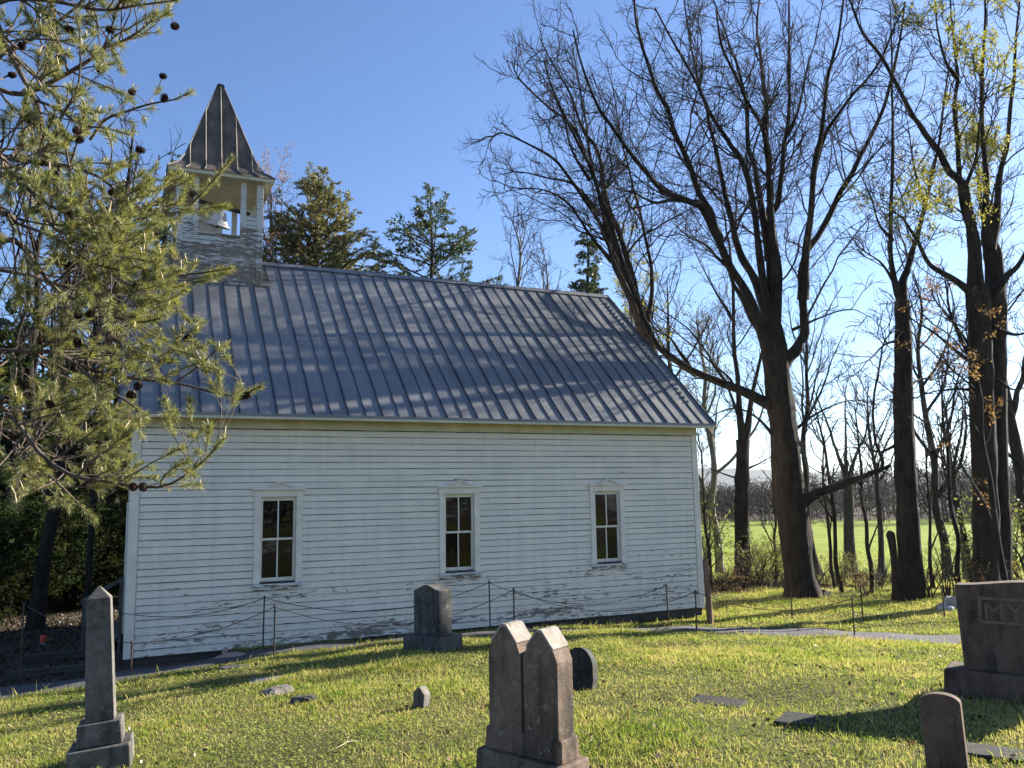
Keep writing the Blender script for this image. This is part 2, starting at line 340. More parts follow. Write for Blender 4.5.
PATH = np.array([(-9,-.9),(-5,-1.05),(-2,-1.1),(0,-.95),(2,-.62),(4,-.62),(6,-.75),(8,-1.15),(9.6,-2.1),(10.9,-3.2),(12.2,-4.7),(13.8,-6.4),(16,-8.6),(20,-12)], float)
PW = np.array([1.5,1.35,.95,.5,.40,.38,.40,.55,.82,.88,.88,.88,.9,.9])
def pdist(x, y):
    """distance to the path's edge (negative on the path)"""
    best = np.full(np.shape(x), 1e9)
    for i in range(len(PATH)-1):
        a, b = PATH[i], PATH[i+1]; d = b-a
        t = np.clip(((x-a[0])*d[0]+(y-a[1])*d[1])/(d@d), 0, 1)
        best = np.minimum(best, np.hypot(x-a[0]-t*d[0], y-a[1]-t*d[1])-(PW[i]+(PW[i+1]-PW[i])*t))
    return best
def wob(x, y): return .5*np.sin(x*1.3+.8*np.sin(y*.9))+.5*np.sin(y*1.1+1.7+.9*np.sin(x*.7))
def lawn_mask(x, y):
    """1 on mown grass, 0 in woods and under trees"""
    a = sstep(4.5, 2.6, y-(.12*(x-11))+.5*wob(x, y))            # fades out towards the trees behind
    l = sstep(-5.5, -4.0, x+.25*(y+4)+.4*wob(x, y))             # and towards the woods on the left
    r = np.where(x > 9, 1.0, sstep(.35, .0, y))
    west = np.where((x < 1.6), sstep(-1.2, -1.6, y-.1*x), 1.0)
    return a*l*r*west*sstep(24, 20, x)

def ground():
    n = 430; b = 7.0; a = 5.7
    u = np.linspace(-1, 1, n); X = 5+a*np.sinh(b*u); Y = -4+a*np.sinh(b*u)
    gx, gy = np.meshgrid(X, Y); z = hgt(gx.ravel(), gy.ravel())
    mb = MB(); i = np.arange(n-1)
    q = (i[:, None]*n+i[None, :]).reshape(-1)
    mb.add(np.c_[gx.ravel(), gy.ravel(), z], np.c_[q, q+1, q+n+1, q+n])
    x, y = gx.ravel(), gy.ravel(); r = np.hypot(x-6, y+3); az = np.degrees(np.arctan2(x+.1, y+14.9))
    field = sstep(29, 36, np.hypot(x+.1, y+14.9)+1.5*wob(x*.4, y*.4))*sstep(24, 30, az)*sstep(230, 200, r)
    pd = pdist(x, y)
    m, nt, N, L = newmat('ground'); v = coords(N, L, 'World')
    def at(nm): k = node(N, 'ShaderNodeAttribute', attribute_name=nm); return k.outputs['Fac']
    big = noise(N, L, v, 0.55, 4, 0.6); fine = noise(N, L, v, 9, 6, 0.7); mic = noise(N, L, v, 55, 4, 0.7)
    g = ramp(N, L, mth(N, L, 'ADD', mth(N, L, 'MULTIPLY', big, .45), mth(N, L, 'MULTIPLY', fine, .55)),
             [(0.36, (.20, .13, .06)), (0.45, (.10, .095, .035)), (0.56, (.075, .095, .028)), (0.68, (.24, .20, .085))])
    g = mixc(N, L, ramp(N, L, mic, [(.3, .0), (.6, .5)]), g, (.10, .085, .042))
    lit = ramp(N, L, mth(N, L, 'ADD', mth(N, L, 'MULTIPLY', fine, .5), mth(N, L, 'MULTIPLY', mic, .5)), [(.3, (.035, .027, .02)), (.5, (.10, .073, .05)), (.68, (.20, .15, .11))])
    fd = ramp(N, L, noise(N, L, coords(N, L, 'World', (.25, .25, .25)), 1.0, 6, .65), [(.28, (.135, .19, .02)), (.5, (.20, .25, .026)), (.72, (.30, .31, .055))])
    c = mixc(N, L, at('lawn'), lit, g); c = mixc(N, L, at('field'), c, fd)
    h = mth(N, L, 'ADD', mth(N, L, 'MULTIPLY', fine, 2.0), mic)
    out(N, L, principled(N, L, c, .95, bumpn(N, L, h, .8, .03), 0, .1))
    o = mb.build('ground', m, None, True, {'lawn': lawn_mask(x, y), 'field': field})
    tag(o, kind='structure')
ground()

def path_sheet():
    # resampled centre line, a real sheet a little above the soil
    t = np.linspace(0, len(PATH)-1, 160); k = np.arange(len(PATH))
    px, py, pw = np.interp(t, k, PATH[:, 0]), np.interp(t, k, PATH[:, 1]), np.interp(t, k, PW)
    for _ in range(3): px[1:-1] = (px[:-2]+2*px[1:-1]+px[2:])/4; py[1:-1] = (py[:-2]+2*py[1:-1]+py[2:])/4
    tx, ty = np.gradient(px), np.gradient(py); n = np.hypot(tx, ty); nx, ny = -ty/n, tx/n
    rows = []
    for j, s in enumerate(np.linspace(-1, 1, 9)):
        e = pw*s+(.05*np.sin(t*9+j)+.04*np.sin(t*23)) * (abs(s) > .9)
        x, y = px+nx*e, py+ny*e
        rows.append(np.c_[x, y, hgt(x, y)+(.028 if abs(s) < .9 else .004)])
    V = np.array(rows); m = V.shape[1]; mb = MB(); i = np.arange(8)[:, None]*m+np.arange(m-1)[None]
    i = i.ravel(); mb.add(V.reshape(-1, 3), np.c_[i, i+1, i+m+1, i+m])
    mt = simple('path_gravel', [(.3, (.045, .042, .042)), (.5, (.085, .08, .082)), (.7, (.15, .145, .145))], 70, .9, .8, 90, kind='World', dist=.01)
    tag(mb.build('path', mt, None, True), kind='structure')
path_sheet()

# ------------------------------------------------------------------ the church
LX, DY, HW = 11.15, 7.6, 3.75
EZ, EO, RO, RZ, RY = 3.871, .394, .246, 7.672, 3.8
SL = (RZ-EZ)/(RY+EO)
church = empty('church', (LX/2, DY/2, 0), 0, 'white clapboard country church with a metal roof and an open square belfry', 'church')
OFF = np.array([LX/2, DY/2, 0])
def part(mb, name, mat, parent=church, smooth=False):
    o = mb.build(name, mat, parent, smooth)
    # everything of the church is written in world coordinates; the empties carry the offset
    o.matrix_parent_inverse = Matrix.Identity(4)
    p = parent; off = Vector((0, 0, 0))
    while p is not None: off += p.location; p = p.parent
    o.location = -off
    return o
WX = [2.313, 5.634, 8.867]; WW = [.80, .79, .80]
WZ0, WZ1 = .951, 2.587
EXPO = HW/33
def boards(mb, x0, x1, ax, zs, ztop, holes=(), flip=1, base=0.0, expo=EXPO, clip=None, mi=0):
    """overlapping boards. ax(x, out, z) -> world point; out = distance outwards"""
    z = zs; k = 0
    while z < ztop-1e-4:
        zt = min(z+expo, ztop); a, b = x0, x1
        if clip: a, b = clip(z, x0, x1)
        if b-a < .05: z += expo; continue
        segs = [(a, b)]
        for (ha, hb, hz0, hz1) in holes:
            if zt > hz0+.005 and z < hz1-.005:
                segs = [s for q in segs for s in ((q[0], min(q[1], ha)), (max(q[0], hb), q[1])) if s[1]-s[0] > .02]
        for (sa, sb) in segs:
            n = max(1, int((sb-sa)/.9)); xs = np.linspace(sa, sb, n+1)
            if n > 1: xs[1:-1] += rng.uniform(-.25, .25, n-1)
            jz = rng.normal(0, .0028, n+1); jo = rng.normal(0, .0022, n+1)
            for i in range(n):
                p, q = xs[i], xs[i+1]
                if n > 1 and rng.random() < .22: q -= .005
                v = [ax(p, .024+jo[i], z+jz[i]), ax(q, .024+jo[i+1], z+jz[i+1]), ax(q, .006, zt+.012), ax(p, .006, zt+.012),
                     ax(p, .001, z+jz[i]), ax(q, .001, z+jz[i+1])]
                f = [[0, 1, 2, 3], [4, 5, 1, 0]]
                if flip < 0: f = [g[::-1] for g in f]
                mb.add(v, f, mi)
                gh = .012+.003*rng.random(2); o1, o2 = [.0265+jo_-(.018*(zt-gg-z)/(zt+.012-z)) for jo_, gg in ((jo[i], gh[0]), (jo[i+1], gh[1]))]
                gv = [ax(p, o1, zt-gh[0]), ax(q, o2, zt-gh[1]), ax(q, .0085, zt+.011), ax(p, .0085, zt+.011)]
                mb.add(gv, [[0, 1, 2, 3] if flip > 0 else [3, 2, 1, 0]], 1)  # thin strip that paints in the shade below the next board
                if i == 0: mb.add([v[0], v[3], v[4]], [[0, 1, 2]], mi)
                if i == n-1: mb.add([v[1], v[5], v[2]], [[0, 1, 2]], mi)
        z += expo; k += 1
OH = [(WX[i]-.335, WX[i]+.335, WZ0+.10, WZ1-.10) for i in range(3)]   # masonry openings
holes = [(WX[i]-WW[i]/2+.01, WX[i]+WW[i]/2-.01, WZ0+.02, WZ1-.01) for i in range(3)]
mb = MB()
boards(mb, .125, LX-.125, lambda x, o, z: (x, -o, z), 0.0, 3.64, holes)
# sheathing behind the boards, with real openings
xs = [0.0]+[c for h in OH for c in h[:2]]+[LX]
for i in range(0, len(xs), 2): mb.box((xs[i], .0, 0), (xs[i+1], .10, HW))
for h in OH:
    mb.box((h[0], .0, 0), (h[1], .10, h[2])); mb.box((h[0], .0, h[3]), (h[1], .10, HW))
part(mb, 'side_wall', [M['siding'], M['lap_shade']])
mb = MB()
gab = lambda z, a, b: (max(a, (z-EZ)/SL-EO+.05) if z > 3.7 else a, min(b, DY-((z-EZ)/SL-EO+.05)) if z > 3.7 else b)
boards(mb, .125, DY-.125, lambda y, o, z: (-o, y, z), 0.0, 7.4, [(2.9, 4.7, 0, 2.5)], -1, clip=gab)
mb.prism([(0, 0), (DY, 0), (DY, HW), (RY, RZ-.25), (0, HW)], 0, .1)
v = mb.v[-3:];
for k in range(3): mb.v[-1-k] = np.c_[mb.v[-1-k][:, 1], mb.v[-1-k][:, 0], mb.v[-1-k][:, 2]]
part(mb, 'front_wall', [M['siding'], M['lap_shade']])
mb = MB()
boards(mb, .125, DY-.125, lambda y, o, z: (LX+o, y, z), 0.0, 7.4, [], 1, clip=gab)
mb.prism([(0, 0), (DY, 0), (DY, HW), (RY, RZ-.25), (0, HW)], 0, .1)
for k in range(3): mb.v[-1-k] = np.c_[LX-mb.v[-1-k][:, 1], mb.v[-1-k][:, 0], mb.v[-1-k][:, 2]]
part(mb, 'rear_wall', [M['siding'], M['lap_shade']])
mb = MB(); mb.box((.1, DY-.1, 0), (LX-.1, DY, HW)); part(mb, 'far_wall', M['siding'])
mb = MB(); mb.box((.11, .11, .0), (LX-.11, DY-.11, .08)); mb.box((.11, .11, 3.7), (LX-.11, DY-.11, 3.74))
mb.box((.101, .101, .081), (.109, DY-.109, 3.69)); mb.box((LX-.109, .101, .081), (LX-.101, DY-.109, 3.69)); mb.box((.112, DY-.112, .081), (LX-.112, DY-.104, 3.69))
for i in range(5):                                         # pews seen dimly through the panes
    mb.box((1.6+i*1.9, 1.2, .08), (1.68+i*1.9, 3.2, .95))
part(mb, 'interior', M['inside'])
mb = MB(); mb.box((.02, .02, -.17), (LX-.02, .17, -.003)); mb.box((.02, DY-.17, -.17), (LX-.02, DY-.02, -.003))
mb.box((.02, .175, -.17), (.17, DY-.175, -.003)); mb.box((LX-.17, .175, -.17), (LX-.02, DY-.175, -.003)); part(mb, 'sill_beam', M['timber'])
def cboard(x0, x1, y0, y1):
    mb = MB(); mb.box((x0, y0, -.012), (x1, y1, 3.64)); bevel(part(mb, 'corner_board', M['trim']), .004)
cboard(-.028, .115, -.032, -.002); cboard(-.032, -.002, .0, .115); cboard(LX-.115, LX+.028, -.032, -.002); cboard(LX+.002, LX+.034, 0, .115)
mb = MB(); mb.box((-.03, -.034, 3.645), (LX+.03, -.003, 3.80)); part(mb, 'frieze_board', M['eave'])
mb = MB(); mb.box((-RO+.02, -EO+.03, 3.802), (LX+RO-.02, -.001, 3.822)); part(mb, 'soffit', M['eave'])
mb = MB(); mb.box((-RO+.01, -EO+.004, 3.775), (LX+RO-.01, -EO+.028, 3.862)); bevel(part(mb, 'fascia', M['eave']), .004)
for X in (-RO, LX+RO-.03):
    for s in (0, 1):
        mb = MB(); a = np.array([(-EO+.03, EZ-.09), (RY, RZ-.12), (RY, RZ-.26), (-EO+.03, EZ-.23)])
        if s: a[:, 0] = DY-a[:, 0]; a = a[::-1]
        mb.prism([tuple(q) for q in a], X+.004, X+.026)
        for k in range(3): mb.v[k] = np.c_[mb.v[k][:, 1], mb.v[k][:, 0], mb.v[k][:, 2]]
        part(mb, 'rake_board', M['trim'])
# roof: two slopes, every seam a real rib
def roof():
    mb = MB(); mr = MB()
    nx = 38; ux = np.linspace(-RO, LX+RO, nx+1); ny = 14
    for s in (0, 1):
        ys = np.linspace(-EO, RY, ny+1)
        gx = np.linspace(-RO, LX+RO, nx*3+1)
        X, Y = np.meshgrid(gx, ys); Z = EZ+(Y+EO)*SL
        dent = .006*np.sin(X*2.3+Y*1.7)*np.sin(Y*2.9-X*.6)+.004*np.sin(X*10.3)*np.sin(Y*3.7+X)
        Z = Z+dent*((Y > -EO+.05) & (Y < RY-.05))
        if s: Y = DY-Y
        n = len(gx); i = (np.arange(ny)[:, None]*n+np.arange(n-1)[None]).ravel()
        f = np.c_[i, i+1, i+n+1, i+n]
        mb.add(np.c_[X.ravel(), Y.ravel(), Z.ravel()], f if not s else f[:, ::-1])
        mb.add(np.c_[X.ravel(), Y.ravel(), Z.ravel()-.05], f[:, ::-1] if not s else f)
        nrm = np.array([0, -SL, 1])/math.hypot(SL, 1)
        for j in range(nx+1):
            hgt_, wd = ((.024, .028), (.014, .018))[j % 2] if 0 < j < nx else (.03, .03)
            x = ux[j]; a = np.array([x, -EO-.004, EZ]); b = np.array([x, RY, RZ])
            q = []
            for p in (a, b):
                for (dx, dn) in ((-wd/2, -.002), (-wd/2*.8, hgt_), (wd/2*.8, hgt_), (wd/2, -.002)): q.append(p+np.array([dx, 0, 0])+nrm*dn)
            q = np.array(q)
            if s: q[:, 1] = DY-q[:, 1]
            mr.add(q, [[0, 1, 5, 4], [1, 2, 6, 5], [2, 3, 7, 6]]); mr.add(q[:4], [[0, 1, 2, 3]])
        # eave and rake edges
        e = [(-RO, -EO, EZ), (LX+RO, -EO, EZ), (LX+RO, -EO, EZ-.05), (-RO, -EO, EZ-.05)]
        if not s: mb.add(e, [[0, 3, 2, 1]])
        for x in (-RO, LX+RO):
            e = np.array([(x, -EO, EZ), (x, RY, RZ), (x, RY, RZ-.05), (x, -EO, EZ-.05)])
            if s: e[:, 1] = DY-e[:, 1]
            mb.add(e, [[0, 1, 2, 3]])
    o = part(mb, 'roof', M['roof'])
    p = part(mr, 'standing_seam', M['seam'], o)
    mb = MB(); mb.prism([(RY-.13, RZ-.085), (RY, RZ+.03), (RY+.13, RZ-.085), (RY, RZ+.012)], -RO-.01, LX+RO+.01)
    for k in range(3): mb.v[k] = np.c_[mb.v[k][:, 1], mb.v[k][:, 0], mb.v[k][:, 2]]
    part(mb, 'ridge_cap', M['roof'], o)
roof()
# windows
def window(cx):
    root = bpy.data.objects.new('window', None); COL.objects.link(root); root.parent = church
    root.location = Vector((cx, 0, 1.77))-church.location
    W2 = .405; z0, z1 = WZ0, WZ1; oa, ob = .305, .0
    mb = MB()
    mb.box((cx-W2, -.042, z0+.07), (cx-.295, -.002, z1-.115)); mb.box((cx+.295, -.042, z0+.07), (cx+W2, -.002, z1-.115))
    mb.box((cx-W2-.005, -.046, z1-.113), (cx+W2+.005, -.002, z1))
    mb.box((cx-.334, .0, z0+.10), (cx-.297, .095, z1-.115)); mb.box((cx+.297, .0, z0+.10), (cx+.334, .095, z1-.115)); mb.box((cx-.297, .0, z1-.14), (cx+.297, .095, z1-.116))
    bevel(part(mb, 'frame', M['trim'], root), .004)
    mb = MB(); mb.box((cx-W2-.035, -.085, z1+.002), (cx+W2+.035, -.003, z1+.028))
    mb.prism([(cx-.25, z1+.03), (cx+.25, z1+.03), (cx, z1+.125)], -.04, -.004)
    for s in (-1, 1):
        mb.prism([(cx+s*.28, z1+.03), (cx+s*.245, z1+.03), (cx, z1+.122), (cx, z1+.147)][::-s], -.075, -.043)
    part(mb, 'pediment', M['trim'], root)
    mb = MB(); mb.box((cx-W2-.02, -.10, z0+.03), (cx+W2+.02, -.003, z0+.068)); mb.box((cx-W2, -.045, z0-.045), (cx+W2, -.003, z0+.028)); mb.box((cx-.296, -.0, z0+.055), (cx+.296, .095, z0+.10))
    bevel(part(mb, 'sill', M['sill'], root), .004)
    zm = (z0+z1)/2-.01; b = .038
    for nm, za, zb, y in (('sash', zm-.018, z1-.142, .022), ('sash', z0+.102, zm+.018, .055)):
        mb = MB(); x0, x1 = cx-.294, cx+.294
        mb.box((x0, y, za), (x0+b, y+.03, zb)); mb.box((x1-b, y, za), (x1, y+.03, zb))
        lo = .036 if y < .04 else .06; up = .036
        mb.box((x0+b, y+.001, za), (x1-b, y+.029, za+lo)); mb.box((x0+b, y+.001, zb-up), (x1-b, y+.029, zb))
        mb.box((cx-.011, y+.003, za+lo), (cx+.011, y+.027, zb-up))
        part(mb, nm, M['trim'], root)
    mb = MB()
    for za, zb, y in ((zm, z1-.16, .038), (z0+.13, zm, .071)):
        tl = rng.normal(0, .006, 2)
        for s in (0, 1):
            xa, xb = (cx-.27, cx-.002) if s == 0 else (cx+.002, cx+.27)
            mb.add([(xa, y+tl[s], za), (xb, y, za), (xb, y-tl[s], zb), (xa, y, zb)], [[0, 1, 2, 3]])
    part(mb, 'pane', M['glass'], root)
for c in WX: window(c)
# front door and foundation stones
mb = MB(); mb.box((-.05, 2.95, .0), (-.002, 4.65, 2.45)); bevel(part(mb, 'door', M['trim']), .01)
for x, y, wd in ((.35,.3,.4),(2.6,.3,.4),(5.2,.3,.42),(7.9,.3,.4),(10.75,.28,.5),(10.8,DY-.3,.5),(.3,DY-.3,.4),(5.2,DY-.3,.4),(5.2,RY,.4),(10.8,RY,.4)):
    mb = MB(); g = gz(x, y)-.1; h = (-.174-g)/2; z = g
    mb.box((x-wd/2, y-.2, g), (x+wd/2*.94, y+.2, g+h-.002)); mb.box((x-wd/2*.9, y-.18, g+h), (x+wd/2, y+.21, -.173))
    bevel(part(mb, 'foundation_stone', M['granite']), .03)
# belfry
bx, by, bw = 1.50, RY, .83
bel = bpy.data.objects.new('belfry', None); COL.objects.link(bel); bel.parent = church; bel.location = Vector((bx, by, 7.0))-church.location
def belfry():
    zt, zo, ztop = 8.43, 7.96, 9.16
    mb = MB(); c0, c1 = bx-bw, bx+bw; y0, y1 = by-bw, by+bw
    zr = lambda y: EZ+((y if y <= RY else DY-y)+EO)*SL
    faces = [(lambda t, o, z: (bx+t, y0-o, z), 1), (lambda t, o, z: (bx+t, y1+o, z), -1), (lambda t, o, z: (c0-o, by+t, z), -1), (lambda t, o, z: (c1+o, by+t, z), 1)]
    for i, (ax, fl) in enumerate(faces):
        zb = zr(y0)-.05
        cl = (lambda z, a, b: (max(a, -(RZ-z)/SL*0+a), b)) if i < 2 else None
        op = [(-.43, .40, zo, 9)]
        boards(mb, -bw+.10, bw-.10, ax, zb, zt, op, fl, expo=.105)
    for (a, b, c, d) in ((c0, y0, c1, y0+.06), (c0, y1-.06, c1, y1), (c0, y0+.062, c0+.06, y1-.062), (c1-.06, y0+.062, c1, y1-.062)):
        mb.box((a, b, 6.85), (c, d, zo-.02))
        if abs(d-b) < .1:
            mb.box((a, b, zo-.018), (bx-.44, d, zt)); mb.box((bx+.41, b, zo-.018), (c, d, zt))
        else:
            mb.box((a, b, zo-.018), (c, by-.44, zt)); mb.box((a, by+.41, zo-.018), (c, d, zt))
    mb.box((bx-.438, y1-.055, zo-.015), (bx+.20, y1-.02, ztop))
    part(mb, 'belfry_wall', [M['belfry'], M['lap_shade']], bel)
    for sx in (-1, 1):
        for sy in (-1, 1):
            mb = MB(); x, y = bx+sx*bw, by+sy*bw
            mb.box((min(x+sx*.032, x-sx*.10), min(y+sy*.032, y-sy*.10), zr(y0)-.02 if sy < 0 else 6.9), (max(x+sx*.032, x-sx*.10), max(y+sy*.032, y-sy*.10), ztop))
            bevel(part(mb, 'corner_post', M['belfry'], bel), .004)
    for f in range(4):
        for t in (-.49, .46):
            mb = MB(); a, b = t-.055, t+.055
            if f < 2: yy = y0 if f == 0 else y1; mb.box((bx+a, yy-.036, zo-.06), (bx+b, yy+.065, ztop))
            else: xx = c0 if f == 2 else c1; mb.box((xx-.036, by+a, zo-.06), (xx+.065, by+b, ztop))
            bevel(part(mb, 'opening_post', M['belfry'], bel), .004)
    mb = MB()                                         # rail capping the low wall in each opening
    for yy in (y0-.045, y1-.055): mb = MB(); mb.box((bx-.43, yy, zo-.02), (bx+.40, yy+.10, zo+.012)); part(mb, 'opening_sill', M['belfry'], bel)
    for xx in (c0-.045, c1-.055): mb = MB(); mb.box((xx, by-.43, zo-.02), (xx+.10, by+.40, zo+.012)); part(mb, 'opening_sill', M['belfry'], bel)
    mb = MB(); e = 1.05
    mb.box((bx-e+.03, by-e+.03, ztop+.01), (bx+e-.03, by+e-.03, ztop+.04)); part(mb, 'belfry_soffit', M['eave'], bel)
    mb = MB()
    for s in (-1, 1):
        mb.box((bx-e, by+s*(e-.012)-.012, ztop), (bx+e, by+s*(e-.012)+.012, ztop+.085)); mb.box((bx+s*(e-.012)-.012, by-e+.025, ztop), (bx+s*(e-.012)+.012, by+e-.025, ztop+.085))
    part(mb, 'belfry_fascia', M['eave'], bel)
    # flared spire in square sections
    prof = [(1.075, ztop+.075), (.93, ztop+.19), (.79, ztop+.33), (.735, ztop+.45), (.065, 11.62)]
    mb = MB(); rings = [[(bx+sx*r, by+sy*r, z) for sx, sy in ((-1,-1),(1,-1),(1,1),(-1,1))] for r, z in prof]
    V = np.array(rings).reshape(-1, 3)
    mb.add(V, [[4*i+j, 4*i+(j+1) % 4, 4*i+4+(j+1) % 4, 4*i+4+j] for i in range(len(prof)-1) for j in range(4)])
    o = part(mb, 'spire', M['spire'], bel)
    mb = MB(); P = []
    for f in range(4):
        ca, sa = math.cos(f*math.pi/2), math.sin(f*math.pi/2)
        for t in (-.66, -.33, 0, .33, .66):
            pts = []
            for (r, z) in prof:
                if abs(t)*.95 < r: pts.append((t*.95 if r < .93 else t*r/.93*.95, -r-.006, z+.004))
            zl = prof[-1][1]-(abs(t)*.95-.065)*(prof[-1][1]-prof[-2][1])/(.735-.065)
            if abs(t) > .1 and abs(t)*.95 < .735: pts.append((t*.95, -abs(t)*.95-.004, zl))
            pts = np.array(pts); n = len(pts)
            if n < 2: continue
            d = np.r_[0, np.cumsum(np.linalg.norm(np.diff(pts, axis=0), axis=1))]; u = np.linspace(0, d[-1], 9)
            q = np.c_[[np.interp(u, d, pts[:, k]) for k in range(3)]].T
            P.append(np.c_[bx+q[:, 0]*ca-q[:, 1]*sa, by+q[:, 0]*sa+q[:, 1]*ca, q[:, 2]])
    for sx, sy in ((-1,-1),(1,-1),(1,1),(-1,1)):
        pts = np.array([(bx+sx*r, by+sy*r, z) for r, z in prof]); d = np.r_[0, np.cumsum(np.linalg.norm(np.diff(pts, axis=0), axis=1))]; u = np.linspace(0, d[-1], 9)
        P.append(np.c_[[np.interp(u, d, pts[:, k]) for k in range(3)]].T)
    P = np.array(P); mb.tubes(P, np.full(P.shape[:2], .016), 4); part(mb, 'spire_seam', M['spire'], bel)
    mb = MB(); mb.box((bx-.085, by-.085, 11.60), (bx+.085, by+.085, 11.64)); mb.box((bx-.06, by-.06, 11.647), (bx+.06, by+.06, 11.68)); part(mb, 'spire_cap', M['iron'], bel)
    mb = MB(); a, b, z0 = 0, 0, 0
    f0 = .006                                         # metal flashing where the tower meets the roof, to the right
    v = [(c1+.035, y0-.02, zr(y0)+f0), (c1+.24, y0-.02, zr(y0)+f0), (c1+.2, RY-.15, zr(RY-.15)+f0), (c1+.035, RY-.15, zr(RY-.15)+f0)]
    mb.poly(v); part(mb, 'flashing', M['plank'], bel)
belfry()
# the bell hangs in the belfry
bell = empty('church_bell', (bx+.06, by-.3, 8.70), 0, 'silver painted bell hanging in the open side of the belfry', 'bell')
mb = MB(); mb.lathe([(0, -.06), (.10, -.065), (.15, -.10), (.175, -.18), (.20, -.28), (.245, -.37), (.31, -.42), (.315, -.445), (.28, -.43), (.19, -.28), (.12, -.12), (0, -.09)], 32)
mb.build('bell_body', M['bell'], bell, True)
mb = MB(); mb.box((-.70, -.05, .0), (.68, .05, .09)); mb.box((-.05, -.05, -.07), (.05, .05, .0)); bevel(mb.build('yoke', M['iron'], bell), .008)
mb = MB(); mb.lathe([(0, -.10), (.012, -.1), (.014, -.38), (.045, -.41), (.045, -.46), (0, -.48)], 12); mb.build('clapper', M['iron'], bell, True)
bell.scale = (.88, .88, .88); bell.rotation_euler = (R_(14), R_(9), 0)

# ------------------------------------------------------------------ entry steps with rail, timbers
def steps():
    s = empty('entry_steps', (-.9, 3.2, gz(-.9, 3.2)), 0, 'dark wooden entry steps with a sloping handrail at the church front', 'steps')
    z0 = -.3; L0 = s.location
    def add(nm, mb, mt): o = mb.build(nm, mt, s); o.location = -L0; return bevel(o, .006)
    for i in range(2):
        mb = MB(); x1 = -.05-.28*i; z = -.04-.13*i
        mb.box((x1-.31, 2.74, z-.05), (x1, 4.9, z)); mb.box((x1-.27, 2.76, z-.16), (x1-.24, 4.88, z-.051)); add('tread', mb, M['plank'])
    y = 2.68; xa = float(aty(84, 610, y)[0])
    mb = MB(); mb.box((xa-.03, y-.035, -.4), (xa+.03, y+.035, .66)); add('rail_post', mb, M['plank']); mb = MB(); mb.box((-.12, y-.035, -.3), (-.05, y+.035, 1.0)); add('rail_post', mb, M['plank'])
    mb = MB(); mb.prism([(xa-.06, .60), (-.05, 1.0), (-.05, 1.08), (xa-.06, .68)], y-.045, y+.045); add('handrail', mb, M['plank'])
steps()
def timber(px0, px1, py, Y, lab, h=.13):
    a, b = aty(px0, py, Y), aty(px1, py, Y); cx = (a[0]+b[0])/2; z = gz(cx, Y); hl = (b[0]-a[0])/2
    mb = MB(); mb.box((-hl, -.08, -.03), (hl, .08, h)); o = mb.build('landscape_timber', M['timber'])
    bevel(o, .012); o.location = (cx, Y, z); o.rotation_euler = (0, 0, R_(3)); tag(o, lab, 'timber', 'timbers edging the drive')
timber(26, 88, 647, 1.9, 'dark edging timber on the shaded drive, the one nearer the woods')
timber(8, 90, 661, .45, 'dark edging timber on the shaded drive, the one nearer the grass')

# ------------------------------------------------------------------ gravestones
def stone_root(name, px, py, z, rz, lab, cat, group=None, lean=(0, 0), dx=(0, 0)):
    p = ghit(px, py); x, y = p[0]+dx[0], p[1]+dx[1]; g = gz(x, y); print(name, p)
    o = empty(name, (x, y, g), 0, lab, cat, group); o.rotation_euler = (lean[0], lean[1], rz); return o
def frust(mb, w0, d0, w1, d1, z0, z1, dx=0):
    v = [(-w0, -d0, z0), (w0, -d0, z0), (w0, d0, z0), (-w0, d0, z0), (-w1+dx, -d1, z1), (w1+dx, -d1, z1), (w1+dx, d1, z1), (-w1+dx, d1, z1)]
    mb.add(v, [(0,3,2,1),(4,5,6,7),(0,1,5,4),(1,2,6,5),(2,3,7,6),(3,0,4,7)])
GR = 'gravestones in the churchyard'
# obelisk
s = stone_root('obelisk_gravestone', 101.5, 764, .47, R_(-4), 'tall weathered obelisk gravestone on a stepped base, its right edge sunlit', 'gravestone', GR, (R_(-1), R_(-3.2)))
mb = MB(); frust(mb, .228, .222, .222, .216, -.12, .16); bevel(mb.build('lower_base', M['marble'], s), .012)
mb = MB(); frust(mb, .165, .16, .155, .15, .162, .335); bevel(mb.build('upper_base', M['marble'], s), .01)
mb = MB(); frust(mb, .104, .104, .089, .089, .337, 1.275); frust(mb, .0895, .0895, .01, .01, 1.2752, 1.37); bevel(mb.build('shaft', M['marble'], s), .005)
# double tablet
s = stone_root('double_gravestone', 532, 779, .6, R_(-64), 'brown double gravestone with two peaked tablets on one base', 'gravestone', GR, (R_(1), R_(1)))
TW, TT = .305, .082
def tablet(cx, w, z0, z1, top):
    mb = MB(); sh = z1-.17
    mb.prism([(cx-w, z0), (cx+w, z0), (cx+w, sh), (cx+w*.80, z1-.105), (cx+.018, z1), (cx-.018, z1), (cx-w*.80, z1-.105), (cx-w, sh)], -TT, TT); return mb
for cx, z1, lab in ((-.147, .945, 'left tablet'), (.147, .935, 'right tablet')):
    bevel(tablet(cx, .136, .165, z1, 0).build('tablet', M['brownstone'], s), .007)
    mb = MB()
    for sg in (-1, 1):                                  # thick slabs lying along the peaked top
        a = np.array([(cx+sg*.0005, z1+.003), (cx+sg*.02, z1+.003), (cx+sg*.104, z1-.099), (cx+sg*.110, z1-.084), (cx+sg*.022, z1+.022), (cx+sg*.0005, z1+.024)])
        mb.prism([tuple(q) for q in (a if sg > 0 else a[::-1])][::-1], -TT-.004, TT+.004)
    bevel(mb.build('coping', M['capstone'], s), .004)
mb = MB(); mb.box((-.014, -.052, .30), (.014, .052, .80)); mb.build('joint', M['brownstone'], s)
mb = MB(); frust(mb, .36, .155, .35, .145, -.15, .163); bevel(mb.build('base', M['brownstone'], s), .012)
mb = MB(); frust(mb, .315, .1, .305, .09, .1632, .30); bevel(mb.build('plinth', M['brownstone'], s), .008)
